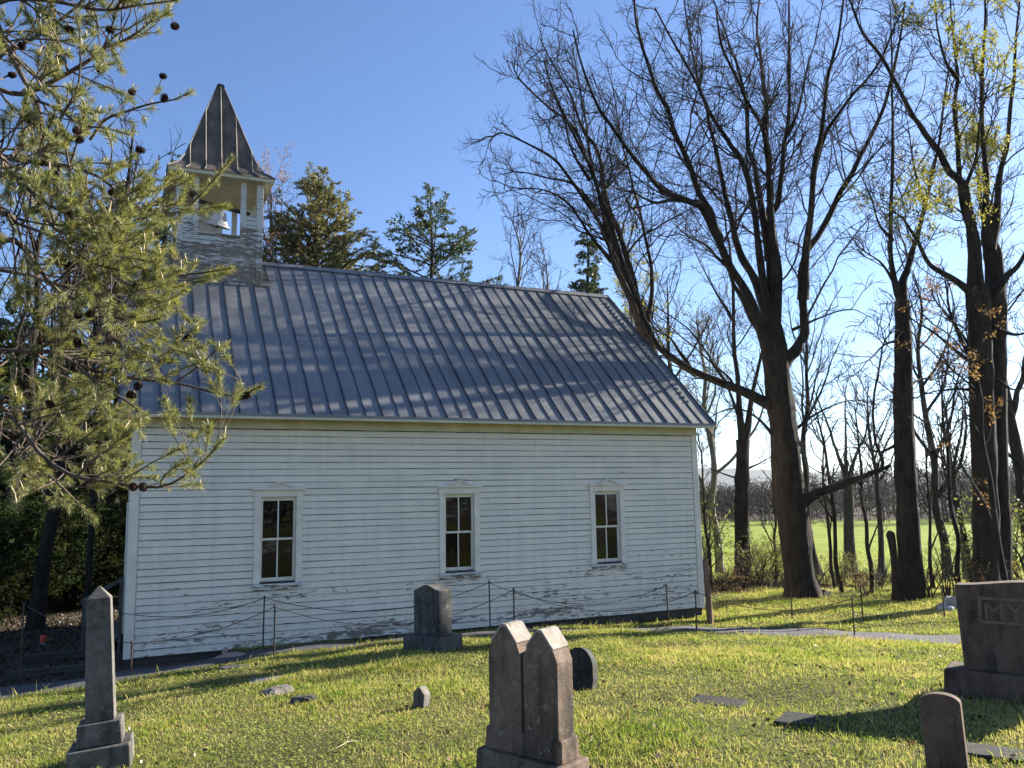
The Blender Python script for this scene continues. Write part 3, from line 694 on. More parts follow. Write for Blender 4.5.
# mid stone
def serp(w, z0, z1, drop, n=10):
    t = np.linspace(-1, 1, n*2+1); return [(-w, z0), (w, z0)]+[(w*a, z1-drop*(1-math.cos(a*math.pi))/2*(1 if abs(a) < .99 else 1.15)) for a in t[::-1]]
s = stone_root('granite_gravestone', 433, 648, .08, R_(-58), 'squat grey gravestone with a curved top beside the church wall', 'gravestone', GR)
mb = MB(); mb.prism(serp(.24, .205, .93, .075), -.15, .15); bevel(mb.build('die', M['granite'], s), .012)
mb = MB(); frust(mb, .37, .27, .36, .26, -.12, .203); bevel(mb.build('base', M['granite'], s), .02)
def lettering(txt, parent, size, loc, mat, depth=.003, sx=1.0):
    cu = bpy.data.curves.new('lettering', 'FONT'); cu.body = txt; cu.size = size; cu.align_x = 'CENTER'; cu.extrude = depth; cu.space_character = 1.1
    t = bpy.data.objects.new('lettering_src', cu); COL.objects.link(t); bpy.context.view_layer.update()
    me = bpy.data.meshes.new_from_object(t); bpy.data.objects.remove(t); me.name = 'lettering'
    me.materials.clear(); me.materials.append(mat)
    o = bpy.data.objects.new('lettering', me); COL.objects.link(o); o.parent = parent; o.location = loc; o.rotation_euler = (R_(90), 0, 0); o.scale = (sx, 1, 1); return o
lettering('ALLEN', s, .095, (0, -.1515, .66), M['darkstone'], .002)
# leaning dark stone behind the double
s = stone_root('leaning_gravestone', 578, 689, .36, R_(-50), 'small dark rounded gravestone leaning behind the double tablet', 'gravestone', GR, (R_(-9), R_(4)))
t = np.linspace(0, math.pi, 15); mb = MB(); mb.prism([(-.17, -.1), (.17, -.1), (.18, .12)]+[(.17*math.cos(a), .17+.24*math.sin(a)) for a in t]+[(-.18, .12)], -.07, .07)
bevel(mb.build('stone_slab', M['darkstone'], s), .018)
# small slab in front right
s = stone_root('small_gravestone', 949, 780, .62, R_(-58), 'small plain brown headstone with a curved top in the right foreground', 'gravestone', GR, (0, R_(-1.5)))
t = np.linspace(0, math.pi, 13); mb = MB(); mb.prism([(-.114, -.12), (.114, -.12)]+[(.114*math.cos(a), .45+.055*math.sin(a)) for a in t], -.035, .035)
bevel(mb.build('stone_slab', M['redstone'], s), .008)
# large family stone
s = stone_root('family_gravestone', 1042, 704, .50, R_(-60), 'wide dark red brown family gravestone with a raised name panel at the right edge', 'gravestone', GR, (0, R_(1.0)))
t = np.linspace(-1, 1, 25); mb = MB(); mb.prism([(-.565, .25), (.565, .25)]+[(.60*a, .985+.05*(1+math.cos(a*math.pi))/2) for a in t[::-1]], -.11, .11)
bevel(mb.build('die', M['redstone'], s), .012)
mb = MB(); frust(mb, .74, .24, .72, .22, -.2, .248); bevel(mb.build('base', M['redstone'], s), .02)
mb = MB(); mb.box((-.42, -.119, .66), (.42, -.1115, .685)); mb.box((-.42, -.119, .865), (.42, -.1115, .89)); mb.box((-.42, -.119, .6855), (-.395, -.1115, .8645)); mb.box((.395, -.119, .6855), (.42, -.1115, .8645))
mb.build('name_panel', M['letter'], s)
lettering('MYATT', s, .20, (.0, -.1125, .702), M['letter'], .004, 1.12)
# field stones
def rock(mb, a, b, c, seed, flat=.0, zoff=0.0):
    g = np.random.default_rng(seed); n, k = 9, 16
    th = np.linspace(0, np.pi, n); ph = np.linspace(0, 2*np.pi, k, endpoint=False)
    f = g.normal(0, 1, (4, 3)); V = []
    for t_ in th:
        for p_ in ph:
            d = np.array([math.sin(t_)*math.cos(p_), math.sin(t_)*math.sin(p_), math.cos(t_)])
            r = 1+.10*sum(math.sin(3.1*(d@q)+i) for i, q in enumerate(f))
            d2 = np.sign(d)*np.abs(d)**.7*r
            V.append((a*d2[0], b*d2[1], zoff+c*min(d2[2], .9)))
    F = [[i*k+j, (i+1)*k+j, (i+1)*k+(j+1) % k, i*k+(j+1) % k] for i in range(n-1) for j in range(k)]
    mb.add(V, F)
def fieldrock(name, px, py, z, dims, rz, lab, mat, seed, cat='stone', group='loose stones lying in the grass', zoff=0.0, lean=(0, 0)):
    p = ghit(px, py); g = gz(p[0], p[1]); mb = MB(); rock(mb, *dims, seed, zoff=zoff)
    o = mb.build(name, mat, None, False); o.location = (p[0], p[1], g); o.rotation_euler = (lean[0], lean[1], rz); return tag(o, lab, cat, group)
p = ghit(421, 707); mb = MB()
mb.prism([(-.065, -.08), (.065, -.08), (.07, .13), (.0, .20), (-.06, .14)], -.05, .05)
o = bevel(mb.build('footstone', M['fieldstone'], None), .01); o.location = (p[0], p[1], gz(p[0], p[1])); o.rotation_euler = (0, R_(3), R_(-55)); tag(o, 'small upright footstone with a pointed top in the grass', 'footstone', 'footstones')
fieldrock('flat_stone', 277, 693, .2, (.20, .14, .07), R_(20), 'broad flat grey stone in the grass, larger of two in front of the church corner', M['fieldstone'], 1)
fieldrock('flat_stone', 303, 703, .2, (.13, .09, .085), R_(-15), 'dark squarish stone in the grass right of the broad flat one', M['granite'], 2)
fieldrock('flat_stone', 236, 668, .03, (.22, .13, .035), R_(10), 'low slab nearly sunk in the grass behind the pink rock', M['granite'], 3)
fieldrock('flat_stone', 266, 681, .08, (.20, .12, .035), R_(5), 'pale flat stone sunk in the grass just above the broad one', M['palerock'], 4)
fieldrock('pink_rock', 231, 658, -.02, (.22, .15, .07), R_(15), 'pinkish flat rock at the grass edge by the path', M['pinkrock'], 5)
fieldrock('upright_rock', 225, 657, -.02, (.045, .05, .17), R_(0), 'thin pointed pinkish stone standing behind the flat pink rock', M['pinkrock'], 6)
fieldrock('flat_stone', 80+865, 611+.5, -.25, (.26, .2, .2), R_(30), 'pale boulder among the saplings beside the large red brown gravestone', M['palerock'], 7, 'boulder', 'boulders at the edge of the trees').name = 'boulder'
fieldrock('boulder', 958, 606, -.25, (.3, .22, .24), R_(-20), 'pale boulder half hidden behind the large red brown gravestone', M['palerock'], 8, 'boulder', 'boulders at the edge of the trees')
def marker(px, py, z, w, d, rz, lab, mat):
    p = ghit(px, py); mb = MB(); mb.box((-w, -d, -.08), (w, d, .022)); o = bevel(mb.build('flush_marker', mat), .01)
    o.location = (p[0], p[1], gz(p[0], p[1])); o.rotation_euler = (R_(1.5), 0, rz); tag(o, lab, 'grave marker', 'flush grave markers')
marker(717, 703, .4, .24, .15, R_(-55), 'small grey grave marker set flush in the lawn, in full sun', M['darkstone'])
marker(812, 723, .5, .25, .17, R_(-60), 'grey grave marker set flush in the lawn, inside the shadow of the family stone', M['darkstone'])
marker(1006, 757, .57, .32, .13, R_(-62), 'long dark grave marker flush with the grass beside the small headstone', M['darkstone'])

# ------------------------------------------------------------------ posts and cables
def fence(lab, tops, yline, hpost, extra_sag, group='cable barriers along the path'):
    """tops: [(px, py)] of post heads, each on the line y = yline(x)"""
    pts = []
    for px, py in tops:
        Y = -1.0
        for _ in range(30): X = aty(px, py, Y)[0]; Y = .5*Y+.5*yline(X)
        q = aty(px, py, Y); pts.append(q)
    g0 = gz(pts[0][0], pts[0][1]); root = empty('cable_fence', (pts[0][0], pts[0][1], g0), 0, lab, 'fence', group)
    org = np.array([pts[0][0], pts[0][1], g0])
    for q in pts:
        g = gz(q[0], q[1]); lean = rng.normal(0, .012, 2); a = np.array([q[0]+lean[0], q[1]+lean[1], g-.12]); b = np.array(q)
        mb = MB(); P = np.linspace(a, b, 3)[None]-org; mb.tubes(P, np.full((1, 3), .013), 7, cap=True)
        e = (b-org); mb.lathe([(.019, -.035), (.019, .0), (.0, .006)], 8, c=tuple(e)); mb.build('post', M['rust'], root, True)
    mb = MB()
    for i in range(len(pts)-1):
        for dz, sg in ((-.03, extra_sag[i]),):
            t = np.linspace(0, 1, 25); c = pts[i][None]*(1-t[:, None])+pts[i+1][None]*t[:, None]; c = c+np.array([0, 0, dz])
            c[:, 2] -= sg*4*t*(1-t); c[:, 1] += .01*np.sin(t*9)
            mb.tubes((c-org)[None], np.full((1, 25), .0065), 5)
    mb.build('cable', M['cable'], root, True); return pts
fence('sagging cable fence on thin rusty posts close under the church wall', [(121, 611), (264.5, 596), (489, 581), (666, 584)], lambda x: -.25, .8, (.16, .35, .38))
fence('sagging cable fence on thin rusty posts along the grass side of the path', [(24, 602), (132, 641), (275, 605), (513.5, 588), (695.5, 590), (852, 597)],
      lambda x: float(np.interp(x, [-6, -1, .2, 2, 4, 6, 8, 9.6, 10.9, 12.2], [-.6, -.5, -1.2, -1.25, -1.25, -1.35, -1.75, -2.8, -3.9, -5.2])), .8, (.1, .12, .42, .35, .25))
for px, py0, py1, Y, lab in ((863.5, 585, 625, -2.2, 'thin dark stake standing just beyond the bend of the path'), (857, 580, 604, 2.5, 'short dark stake at the edge of the trees, behind the path stakes'), (945, 585, 622, -2.4, 'thin dark stake among the saplings next to the large red brown stone'), (792.4, 592, 618, -1.2, 'thin low stake on the far side of the path below the big oak')):
    q = aty(px, py1, Y); t = aty(px-.5, py0, Y); g = gz(q[0], q[1]); mb = MB(); h = max(t[2]-g, .45)
    mb.tubes(np.array([[(0, 0, -.1), (0.003, .004, h/2), (-.004, 0, h)]]), np.full((1, 3), .014), 7, cap=True)
    o = mb.build('stake', M['rust'], None, True); o.location = (q[0], q[1], g); tag(o, lab, 'stake', 'stakes beyond the path')
q = aty(710, 617, -.9); t = aty(706, 560, -.9); g = gz(q[0], q[1]); mb = MB()
mb.tubes(np.array([[(0, 0, -.15), (-.01, 0, .4), (-.05, 0, t[2]-g)]]), np.array([[.065, .062, .055]]), 9, cap=True)
o = mb.build('wooden_post', M['postwood'], None, True); o.location = (q[0], q[1], g); tag(o, 'thick reddish brown wooden post at the rear corner of the church', 'post')
q = aty(43, 641, 4.5); g = gz(q[0], q[1]); r = empty('reflector_post', (q[0], q[1], g), 0, 'little red and white reflector post at the dark edge of the drive', 'reflector')
mb = MB(); mb.lathe([(0, -.05), (.05, -.05), (.05, .16), (0, .16)], 12); mb.build('post_body', M['whiteplastic'], r, True)
mb = MB(); mb.lathe([(.052, .04), (.056, .05), (.056, .145), (.05, .17), (0, .172)], 12); mb.build('red_band', M['redplastic'], r, True)
q = aty(131, 650, -.35)
# ------------------------------------------------------------------ bare trees
def unit(v): return v/(np.linalg.norm(v, axis=-1, keepdims=True)+1e-9)
def catmull(pts, k):
    """smooth resample of (N,4) points to k rows"""
    p = np.asarray(pts, float); p = np.vstack([2*p[0]-p[1], p, 2*p[-1]-p[-2]]); n = len(p)-3
    u = np.linspace(0, n-1e-6, k); i = u.astype(int); t = (u-i)[:, None]
    a, b, c, d = p[i], p[i+1], p[i+2], p[i+3]
    return .5*((2*b)+(-a+c)*t+(2*a-5*b+4*c-d)*t*t+(-a+3*b-3*c+d)*t**3)
def spawn(P, Rr, per_m, ratio, ang, up, K, t0=.15, wig=.16, rmax=.55, rmin=.004, lmin=.15, lmax=9, g=rng, taper=.25, rl=.011, flat=0):
    """children branches along the parents P [N,K0,3]"""
    N, K0, _ = P.shape
    seg = np.linalg.norm(np.diff(P, axis=1), axis=2).sum(1)
    cnt = np.floor(seg*(1-t0)*per_m+g.random(N)).astype(int); idx = np.repeat(np.arange(N), cnt); m = len(idx)
    if m == 0: return np.zeros((0, K, 3)), np.zeros((0, K))
    t = t0+(1-t0)*g.random(m)**.9*.99; f = t*(K0-1); i = np.minimum(f.astype(int), K0-2); fr = (f-i)[:, None]
    base = P[idx, i]*(1-fr)+P[idx, i+1]*fr; tan = unit(P[idx, i+1]-P[idx, i]); rp = Rr[idx, i]*(1-fr[:, 0])+Rr[idx, i+1]*fr[:, 0]
    n = g.normal(size=(m, 3)); n -= (n*tan).sum(1, keepdims=True)*tan; n = unit(n)
    a = np.radians(g.normal(ang, 11, m))[:, None]
    d = unit(np.cos(a)*tan+np.sin(a)*n+np.array([0, 0, up]))
    if flat: d[:, 2] *= flat; d = unit(d)
    ln = np.clip(seg[idx]*ratio*(1.1-.75*t)*g.uniform(.55, 1.35, m), lmin, lmax)
    r0 = np.clip(np.minimum(rp*rmax, ln*rl), rmin, None)
    out = np.zeros((m, K, 3)); out[:, 0] = base; st = (ln/(K-1))[:, None]
    for k in range(1, K):
        out[:, k] = out[:, k-1]+d*st; d = unit(d+g.normal(0, wig, (m, 3))+np.array([0, 0, up*.25]))
    rr = r0[:, None]*np.linspace(1, taper, K)[None]; return out, np.maximum(rr, rmin*.8)
def crown_mesh(limbs, levels, g, young=None):
    """limbs: list of (k,4) arrays xyz+radius. returns crown MB and the finest level"""
    K = 16; P = np.array([catmull(l, K) for l in limbs]); Pp, Rp = P[..., :3], np.maximum(P[..., 3], .006)
    mb = MB(); last = None; allb = []
    cur = (Pp, Rp)
    for i, lv in enumerate(levels):
        q, r = spawn(*cur, g=g, **lv)
        mb.tubes(q, r, 5 if i == 0 else (4 if i == 1 else 3)); allb.append((q, r))
        cur = (q, r) if i > 0 or True else cur
    return mb, allb
LV_BIG = [dict(per_m=2.3, ratio=.36, ang=46, up=.16, K=11, t0=.15, wig=.19, lmin=.9, lmax=4.0, rmin=.013, rl=.0085, rmax=.42),
          dict(per_m=4.6, ratio=.44, ang=46, up=.10, K=7, t0=.1, wig=.22, lmin=.5, lmax=1.7, rmin=.0075, rl=.0075),
          dict(per_m=7.5, ratio=.5, ang=42, up=.06, K=4, t0=.08, wig=.24, lmin=.25, lmax=.8, rmin=.0046)]
def trunk_mb(polys, sides=9, K=22, rough=.06, g=rng):
    mb = MB()
    for p in polys:
        L = np.linalg.norm(np.diff(p[:, :3], axis=0), axis=1).sum(); big = p[0, 3] > .10; K = int(np.clip(L/(.11 if big else .25), 18, 130))
        q = catmull(p, K); u = np.linspace(0, 1, K)
        # limbs are never quite straight: small bends that die out at both ends
        nb = max(4, int(L/.55)); w_ = np.stack([np.interp(u*nb, np.arange(nb+1), np.r_[0, g.normal(0, 1, nb)]) for _ in range(3)], 1)
        if p[0, 2]-gz(p[0, 0], p[0, 1]) > 1.5: q[:, :3] += w_*np.clip(q[:, 3:4]*.55, .015, .07)*np.sin(u*np.pi)[:, None]
        r = np.maximum(q[:, 3], .006)*(1+rough*np.interp(u*nb*2, np.arange(nb*2+1), g.normal(0, 1, nb*2+1))*.8)
        if not big: mb.tubes(q[None, :, :3], r[None], 7 if p[0, 3] > .05 else 5); continue
        m = 30 if p[0, 3] > .2 else 18; n0 = len(mb.v); mb.tubes(q[None, :, :3], r[None], m)
        V = mb.v[-1].reshape(K, m, 3); a = np.linspace(0, 2*np.pi, m, endpoint=False)[None]; z = (u*L)[:, None]; nr = m/30*11
        ph = .9*np.sin(z*1.9+g.random()*6)+.7*np.sin(z*4.3+2*a)+.3*np.sin(z*9+g.random()*6); f = np.abs(np.sin(np.round(nr)*a*.5+ph))**.6*.075-.045+.03*np.sin(a*3+z*1.3)+.025*np.sin(a*5-z*2.7)+g.normal(0, .010, (K, m))
        if p[0, 2]-gz(p[0, 0], p[0, 1]) < 1.0: f = f+.22*np.exp(-z/.55)*np.clip(np.sin(a*5+g.random()*6)+.4*np.sin(a*3+1), -.6, 1.4)       # root flare
        for _ in range(0 if L < 3 or p[0, 3] < .2 else 5):                                       # knots and branch collars
            f = f+.16*np.exp(-((z-g.uniform(.8, L*.9))/.14)**2-((np.mod(a-g.uniform(0, 6.28)+np.pi, 2*np.pi)-np.pi)/.45)**2)
        V += (V-q[:, None, :3])*np.minimum(f, .3)[..., None]
    return mb
def traced(lst, D, r0, r1, dd=0.0, jit=0.0, g=rng):
    """limb from sight-line points at its own depth; dd = how far it swings away (+) or towards us by its end"""
    n = len(lst); o = []
    for i, (x, y) in enumerate(lst):
        t = i/(n-1); p = atd(x, y, D+dd*t**1.2); o.append([*p, (r0+(r1-r0)*t**.55)*(1-.12*min(1, t*4))])
    return np.array(o)
def put_tree(name, polys, limbs, lab, levels, g, cat='tree', group=None, bark='oakbark', twig='twig', young=None, base=None):
    b = polys[0][0]; gzb = gz(b[0], b[1]); org = np.array([b[0], b[1], gzb])
    for q_ in polys:
        if q_[0][3] > .25 and q_[0][2] < gzb+3: q_[0][2] = gz(q_[0][0], q_[0][1])-.15
    root = empty(name, org, 0, lab, cat, group)
    t = trunk_mb(polys, g=g); o = t.build('trunk', M[bark], root, True); o.location = tuple(-org)
    mb, allb = crown_mesh(limbs, levels, g); o = mb.build('crown', M[twig], root, True); o.location = tuple(-org)
    if young:
        n, size, mat, zmin, sel = young; q = allb[-1][0].reshape(-1, 3); q = q[q[:, 2] > zmin]
        if sel is not None: q = q[sel(q)]
        lf = MB(); scatter_leaves(lf, q[g.integers(0, len(q), n)]+g.normal(0, size*.8, (n, 3)), size, g); o = lf.build('young_leaves', M[mat], root); o.location = tuple(-org)
    return root
def scatter_leaves(mb, C, size, g, aspect=.55, axis=None, droop=0.0, spread=1.0):
    n = len(C); s = size*g.uniform(.6, 1.35, n)[:, None]
    a = unit(g.normal(size=(n, 3))*spread+(axis if axis is not None else 0)+np.array([0, 0, -droop]))
    b = unit(np.cross(a, g.normal(size=(n, 3)))); w = b*s*aspect*.5; l = a*s*.5
    V = np.stack([C-l, C+w, C+l, C-w], 1).reshape(-1, 3); k = np.arange(n)[:, None]*4+np.arange(4)[None]
    mb.add(V, k)

g1 = np.random.default_rng(101)
D = 21.5
def T(l, r0, r1, dd=0, d0=0): return traced(l, D+d0, r0, r1, dd)
oak_base = gz(*atd(804, 597, D)[:2])
trunk = np.array([[*atd(805, 604, D), .60], [*atd(803, 597, D), .46], [*atd(798, 570, D), .40], [*atd(793, 520, D), .37], [*atd(787, 470, D), .36], [*atd(784, 430, D), .345], [*atd(779, 392, D), .335], [*atd(774, 350, D), .30], [*atd(772, 325, D), .24]])
limbs = [
 T([(779,372),(790,357),(801,342),(803,318),(801,285),(808,255),(820,232),(838,200),(856,165),(872,135),(886,100),(893,70),(900,40),(905,2)], .20, .03, 1.5),
 T([(803,300),(806,250),(811,210),(815,164),(821,131),(825,93),(832,63),(839,33),(844,-5)], .14, .025, -1.5),
 T([(812,180),(825,134),(847,104),(866,82),(882,57),(893,30),(905,5)], .08, .02, -2.5),
 T([(774,345),(777,306),(777,257),(772,220),(778,202),(784,164),(788,131),(789,82),(789,41),(789,-5)], .17, .025, 0),
 T([(775,330),(771,257),(769,202),(767,153),(765,109),(761,60),(757,27),(760,-5)], .15, .025, 2),
 T([(788,135),(797,112),(808,66),(815,40),(824,-3)], .06, .015, 1),
 T([(779,392),(765,345),(750,300),(728,265),(716,230),(705,202),(691,169),(679,139),(666,109),(653,79),(642,46),(636,22),(634,-5)], .19, .025, -2),
 T([(720,240),(703,210),(690,202),(669,193),(652,180),(632,156),(620,137),(601,113),(589,86),(580,59),(573,30)], .13, .02, -3),
 T([(700,205),(675,200),(653,202),(640,195),(620,188),(602,190)], .06, .012, -4, -1),
 T([(773,335),(758,285),(742,255),(728,215),(724,185),(716,150),(706,110),(698,80),(690,40),(684,0)], .16, .02, 3),
 T([(774,320),(766,300),(757,240),(746,170),(729,145),(716,123),(702,93),(690,70),(672,40),(655,8)], .15, .02, -1),
 T([(770,260),(760,200),(751,153),(746,109),(738,68),(728,40),(712,-4)], .12, .02, 1.5),
 T([(776,300),(770,190),(765,137),(751,107),(738,80),(722,45),(716,10)], .11, .02, -3),
 T([(773,350),(752,318),(737,289),(722,262),(704,244),(690,238),(672,222)], .14, .015, 4),
 T([(778,410),(765,402),(748,393),(720,382),(690,367),(664,350),(645,322),(630,282),(616,240),(602,200),(586,160),(568,122),(552,88),(544,60)], .19, .02, -1.5),
 T([(690,367),(672,340),(655,328),(640,300)], .06, .012, -2),
 T([(798,506),(815,496),(835,489),(852,480),(868,474),(890,466)], .19, .05, -1),
 T([(868,474),(882,468),(880,455),(875,438),(873,402),(880,362),(884,342),(897,325),(912,305)], .075, .012, 0, -1),
 T([(795,430),(815,415),(840,402),(862,400),(880,405)], .05, .01, 2),
 T([(776,440),(760,420),(738,408),(720,412),(700,425)], .055, .01, -1.5),
 T([(792,330),(820,318),(850,310),(872,318)], .05, .01, -1.5),
]
put_tree('oak_tree', [trunk]+limbs, limbs, 'largest bare oak, with a massive trunk and a limb reaching left over the church roof', LV_BIG, g1, group='tall bare trees behind the path')
# right hand trees
def Tr(D, l, r0, r1, dd=0): return traced(l, D, r0, r1, dd)
D2 = 20.6
t2 = np.array([[*atd(913, 612, D2), .36], [*atd(913, 602, D2), .30], [*atd(910, 560, D2), .27], [*atd(907, 500, D2), .245], [*atd(904, 419, D2), .22], [*atd(903, 352, D2), .20], [*atd(902, 301, D2), .17]])
l2 = [Tr(D2, [(902,301),(905,277),(910,262),(917,240),(925,205),(933,175),(940,140),(944,100),(950,60)], .13, .02, 1),
      Tr(D2, [(902,305),(894,280),(890,250),(892,200),(893,150),(893,100),(892,50),(890,5)], .11, .015, -1),
      Tr(D2, [(904,340),(885,345),(868,360),(850,365)], .05, .01, -2), Tr(D2, [(905,390),(925,378),(950,385)], .05, .01, 2),
      Tr(D2, [(893,240),(880,225),(868,190),(858,170)], .05, .012, -2), Tr(D2, [(905,440),(880,452),(862,440),(850,420)], .05, .01, 1), Tr(D2, [(898,290),(880,262),(862,250),(845,228)], .05, .01, -2), Tr(D2, [(925,205),(915,170),(910,135),(905,110)], .05, .01, 1)]
put_tree('bare_tree', [t2]+l2, l2, 'straight slender bare tree between the great oak and the double trunk', LV_BIG, g1, group='tall bare trees behind the path')
D3 = 19.5
t3a = np.array([[*atd(984, 612, D3), .40], [*atd(985, 600, D3), .31], [*atd(986, 540, D3), .285], [*atd(985, 480, D3), .27], [*atd(982, 396, D3), .26], [*atd(979, 318, D3), .255], [*atd(976, 287, D3), .23]])
t3b = np.array([[*atd(1003, 612, D3+.3), .34], [*atd(1002, 600, D3+.3), .28], [*atd(1000, 540, D3+.3), .25], [*atd(997, 480, D3+.3), .24], [*atd(996, 396, D3+.3), .235], [*atd(996, 318, D3+.3), .23], [*atd(994, 265, D3+.3), .20], [*atd(989, 240, D3+.3), .17]])
l3 = [Tr(D3, [(976,290),(973,240),(969,219),(957,181),(941,156),(922,131),(911,116),(885,62),(862,31),(850,0)], .19, .02, -1.5),
      Tr(D3, [(970,222),(962,200),(958,137),(957,78),(953,40),(950,-5)], .12, .02, 1),
      Tr(D3, [(976,296),(954,280),(929,265),(916,240),(905,222),(893,210)], .12, .015, -2),
      Tr(D3, [(988,245),(986,219),(985,175),(982,94),(985,31),(985,-5)], .14, .02, -1),
      Tr(D3, [(990,250),(998,200),(1006,150),(1012,95),(1016,40),(1020,-5)], .13, .02, 1),
      Tr(D3, [(996,290),(1010,275),(1022,262),(1040,230),(1060,190),(1075,140)], .12, .02, -1),
      Tr(D3, [(957,78),(945,60),(938,30),(935,0)], .06, .015, -1), Tr(D3, [(962,195),(975,160),(980,120),(990,80)], .06, .012, -2),
      Tr(D3, [(980,368),(962,355),(947,343),(930,330),(916,322),(905,312)], .07, .012, -1),
      Tr(D3, [(981,372),(965,340),(950,318),(935,300),(930,280)], .065, .012, 2), Tr(D3, [(983,392),(950,390),(930,392),(905,402)], .05, .01, -1.5),
      Tr(D3, [(998,330),(1020,335),(1045,320),(1060,300)], .06, .012, 0), Tr(D3, [(998,380),(1015,390),(1040,385)], .05, .01, -2), Tr(D3, [(986,430),(965,418),(955,425)], .04, .01, -1)]
put_tree('bare_tree', [t3a, t3b]+l3, l3, 'twin trunked tree at the right edge with fresh yellow green leaf tufts', LV_BIG, g1, group='tall bare trees behind the path',
         young=(16000, .06, 'young', 7.5, lambda q: (np.sin(q[:, 0]*1.1+q[:, 2]*.7)+np.sin(q[:, 1]*1.3-q[:, 2]*.9)) > .1))
# multi stemmed tree behind the rear of the church
D4 = 23.5
t4 = np.array([[*atd(668, 600, D4), .36], [*atd(662, 500, D4), .30], [*atd(655, 400, D4), .27], [*atd(648, 350, D4), .25], [*atd(640, 325, D4), .22]])
l4 = [Tr(D4, [(646,340),(638,300),(624,250),(609,203),(597,156),(581,125),(570,94),(550,59),(540,38)], .15, .018, 1),
      Tr(D4, [(640,325),(627,290),(614,254),(593,211),(562,168),(535,148),(503,133),(490,140)], .13, .015, -1.5),
      Tr(D4, [(634,300),(618,262),(606,225),(597,187),(588,140),(585,117),(578,78),(572,45)], .12, .015, 2),
      Tr(D4, [(625,285),(613,262),(602,210),(593,176),(574,129),(546,105),(520,80),(512,62)], .11, .015, -2.5),
      Tr(D4, [(600,215),(575,185),(548,178),(520,172),(498,175)], .07, .012, 1), Tr(D4, [(645,335),(652,290),(646,240),(634,190),(622,140),(614,95),(606,60)], .10, .012, 2.5),
      Tr(D4, [(612,262),(590,235),(570,205),(545,190),(515,188),(494,180)], .07, .012, -2),Tr(D4, [(590,180),(572,150),(560,110),(545,80),(530,58)], .06, .012, .5)]
put_tree('bare_tree', [t4]+l4, l4, 'leaning many stemmed bare tree rising behind the rear end of the church roof', LV_BIG, g1, group='tall bare trees behind the path')
D5 = 29
t5 = np.array([[*atd(741, 588, D5), .34], [*atd(742, 575, D5), .27], [*atd(742, 500, D5), .24], [*atd(743, 440, D5), .22]])
l5 = [Tr(D5, [(743,445),(738,400),(734,340),(732,280),(728,240),(722,205),(716,180)], .15, .015, 1), Tr(D5, [(744,445),(752,400),(762,350),(768,310),(775,280)], .15, .015, 1),
      Tr(D5, [(740,420),(725,380),(705,350),(696,320)], .07, .01, -1), Tr(D5, [(733,320),(715,290),(700,262),(690,240)], .07, .01, 2), Tr(D5, [(745,470),(762,462),(780,450)], .05, .01, 1), Tr(D5, [(742,480),(715,470),(700,462)], .04, .01, 1)]
put_tree('bare_tree', [t5]+l5, l5, 'dark bare tree just left of the great oak, forking halfway up', LV_BIG, g1, group='tall bare trees behind the path')
D6 = 62
t6 = np.array([[*atd(849, 549, D6), .5], [*atd(849, 540, D6), .38], [*atd(849, 500, D6), .34], [*atd(848, 480, D6), .30]])
l6 = [Tr(D6, [(848,482),(838,455),(828,425),(818,400),(812,385)], .22, .03, 2), Tr(D6, [(848,482),(856,455),(866,430),(872,400)], .22, .03, -2), Tr(D6, [(848,490),(830,478),(812,468),(800,460)], .13, .02, 2),
      Tr(D6, [(849,485),(870,475),(890,470)], .13, .02, -2), Tr(D6, [(846,475),(846,440),(845,405),(846,385)], .18, .03, 1)]
LV_FAR = [dict(per_m=.55, ratio=.42, ang=44, up=.14, K=6, t0=.15, wig=.15, lmin=1.5, lmax=5, rmin=.03), dict(per_m=1.0, ratio=.45, ang=44, up=.1, K=5, t0=.1, wig=.18, lmin=.8, lmax=2.2, rmin=.016), dict(per_m=1.4, ratio=.5, ang=44, up=.1, K=3, t0=.1, wig=.2, lmin=.5, lmax=1.2, rmin=.011)]
put_tree('bare_tree', [t6]+l6, l6, 'lone wide bare tree standing out in the sunny green field', LV_FAR, g1, group='trees in the field')
# generic bare trees, each grown on its own
def grow_tree(name, px, py, D, htop, r, lab, seed, group, nl=9, levels=LV_BIG, bark='oakbark', twig='twig', lean=(0, 0), young=None, t0=.35, spread=.42, upright=1.0):
    g = np.random.default_rng(seed); b = atd(px, py, D); b[2] = gz(b[0], b[1]); H = htop
    k = 9; z = np.linspace(0, H, k); P = np.zeros((k, 4)); P[:, 0] = b[0]+lean[0]*z/H*H+np.cumsum(g.normal(0, .012*H, k)); P[:, 1] = b[1]+lean[1]*z/H*H+np.cumsum(g.normal(0, .012*H, k)); P[:, 2] = b[2]+z
    P[0, :2] = b[:2]; P[:, 3] = r*(1-z/H)**.75+.015; P[0, 3] = r*1.35; P[0, 2] -= .1
    Q = catmull(P, 20)
    L0, R0 = spawn(Q[None, :, :3], Q[None, :, 3], nl/H, spread, 42, .35*upright, 10, t0=t0, wig=.10, rmax=.6, rmin=.02, lmin=.8, lmax=H*.5, g=g, rl=.02)
    limbs = [np.c_[L0[i], R0[i]] for i in range(len(L0))]
    return put_tree(name, [P]+limbs, limbs+[P[3:]], lab, levels, g, group=group, bark=bark, twig=twig, young=young)
LV_MED = [dict(per_m=1.8, ratio=.4, ang=42, up=.16, K=7, t0=.12, wig=.13, lmin=.8, lmax=3.5, rmin=.012), dict(per_m=3.0, ratio=.44, ang=44, up=.12, K=5, t0=.12, wig=.18, lmin=.4, lmax=1.6, rmin=.011), dict(per_m=5.0, ratio=.5, ang=42, up=.08, K=3, t0=.1, wig=.2, lmin=.3, lmax=.8, rmin=.0075)]
GB = 'bare trees farther back'
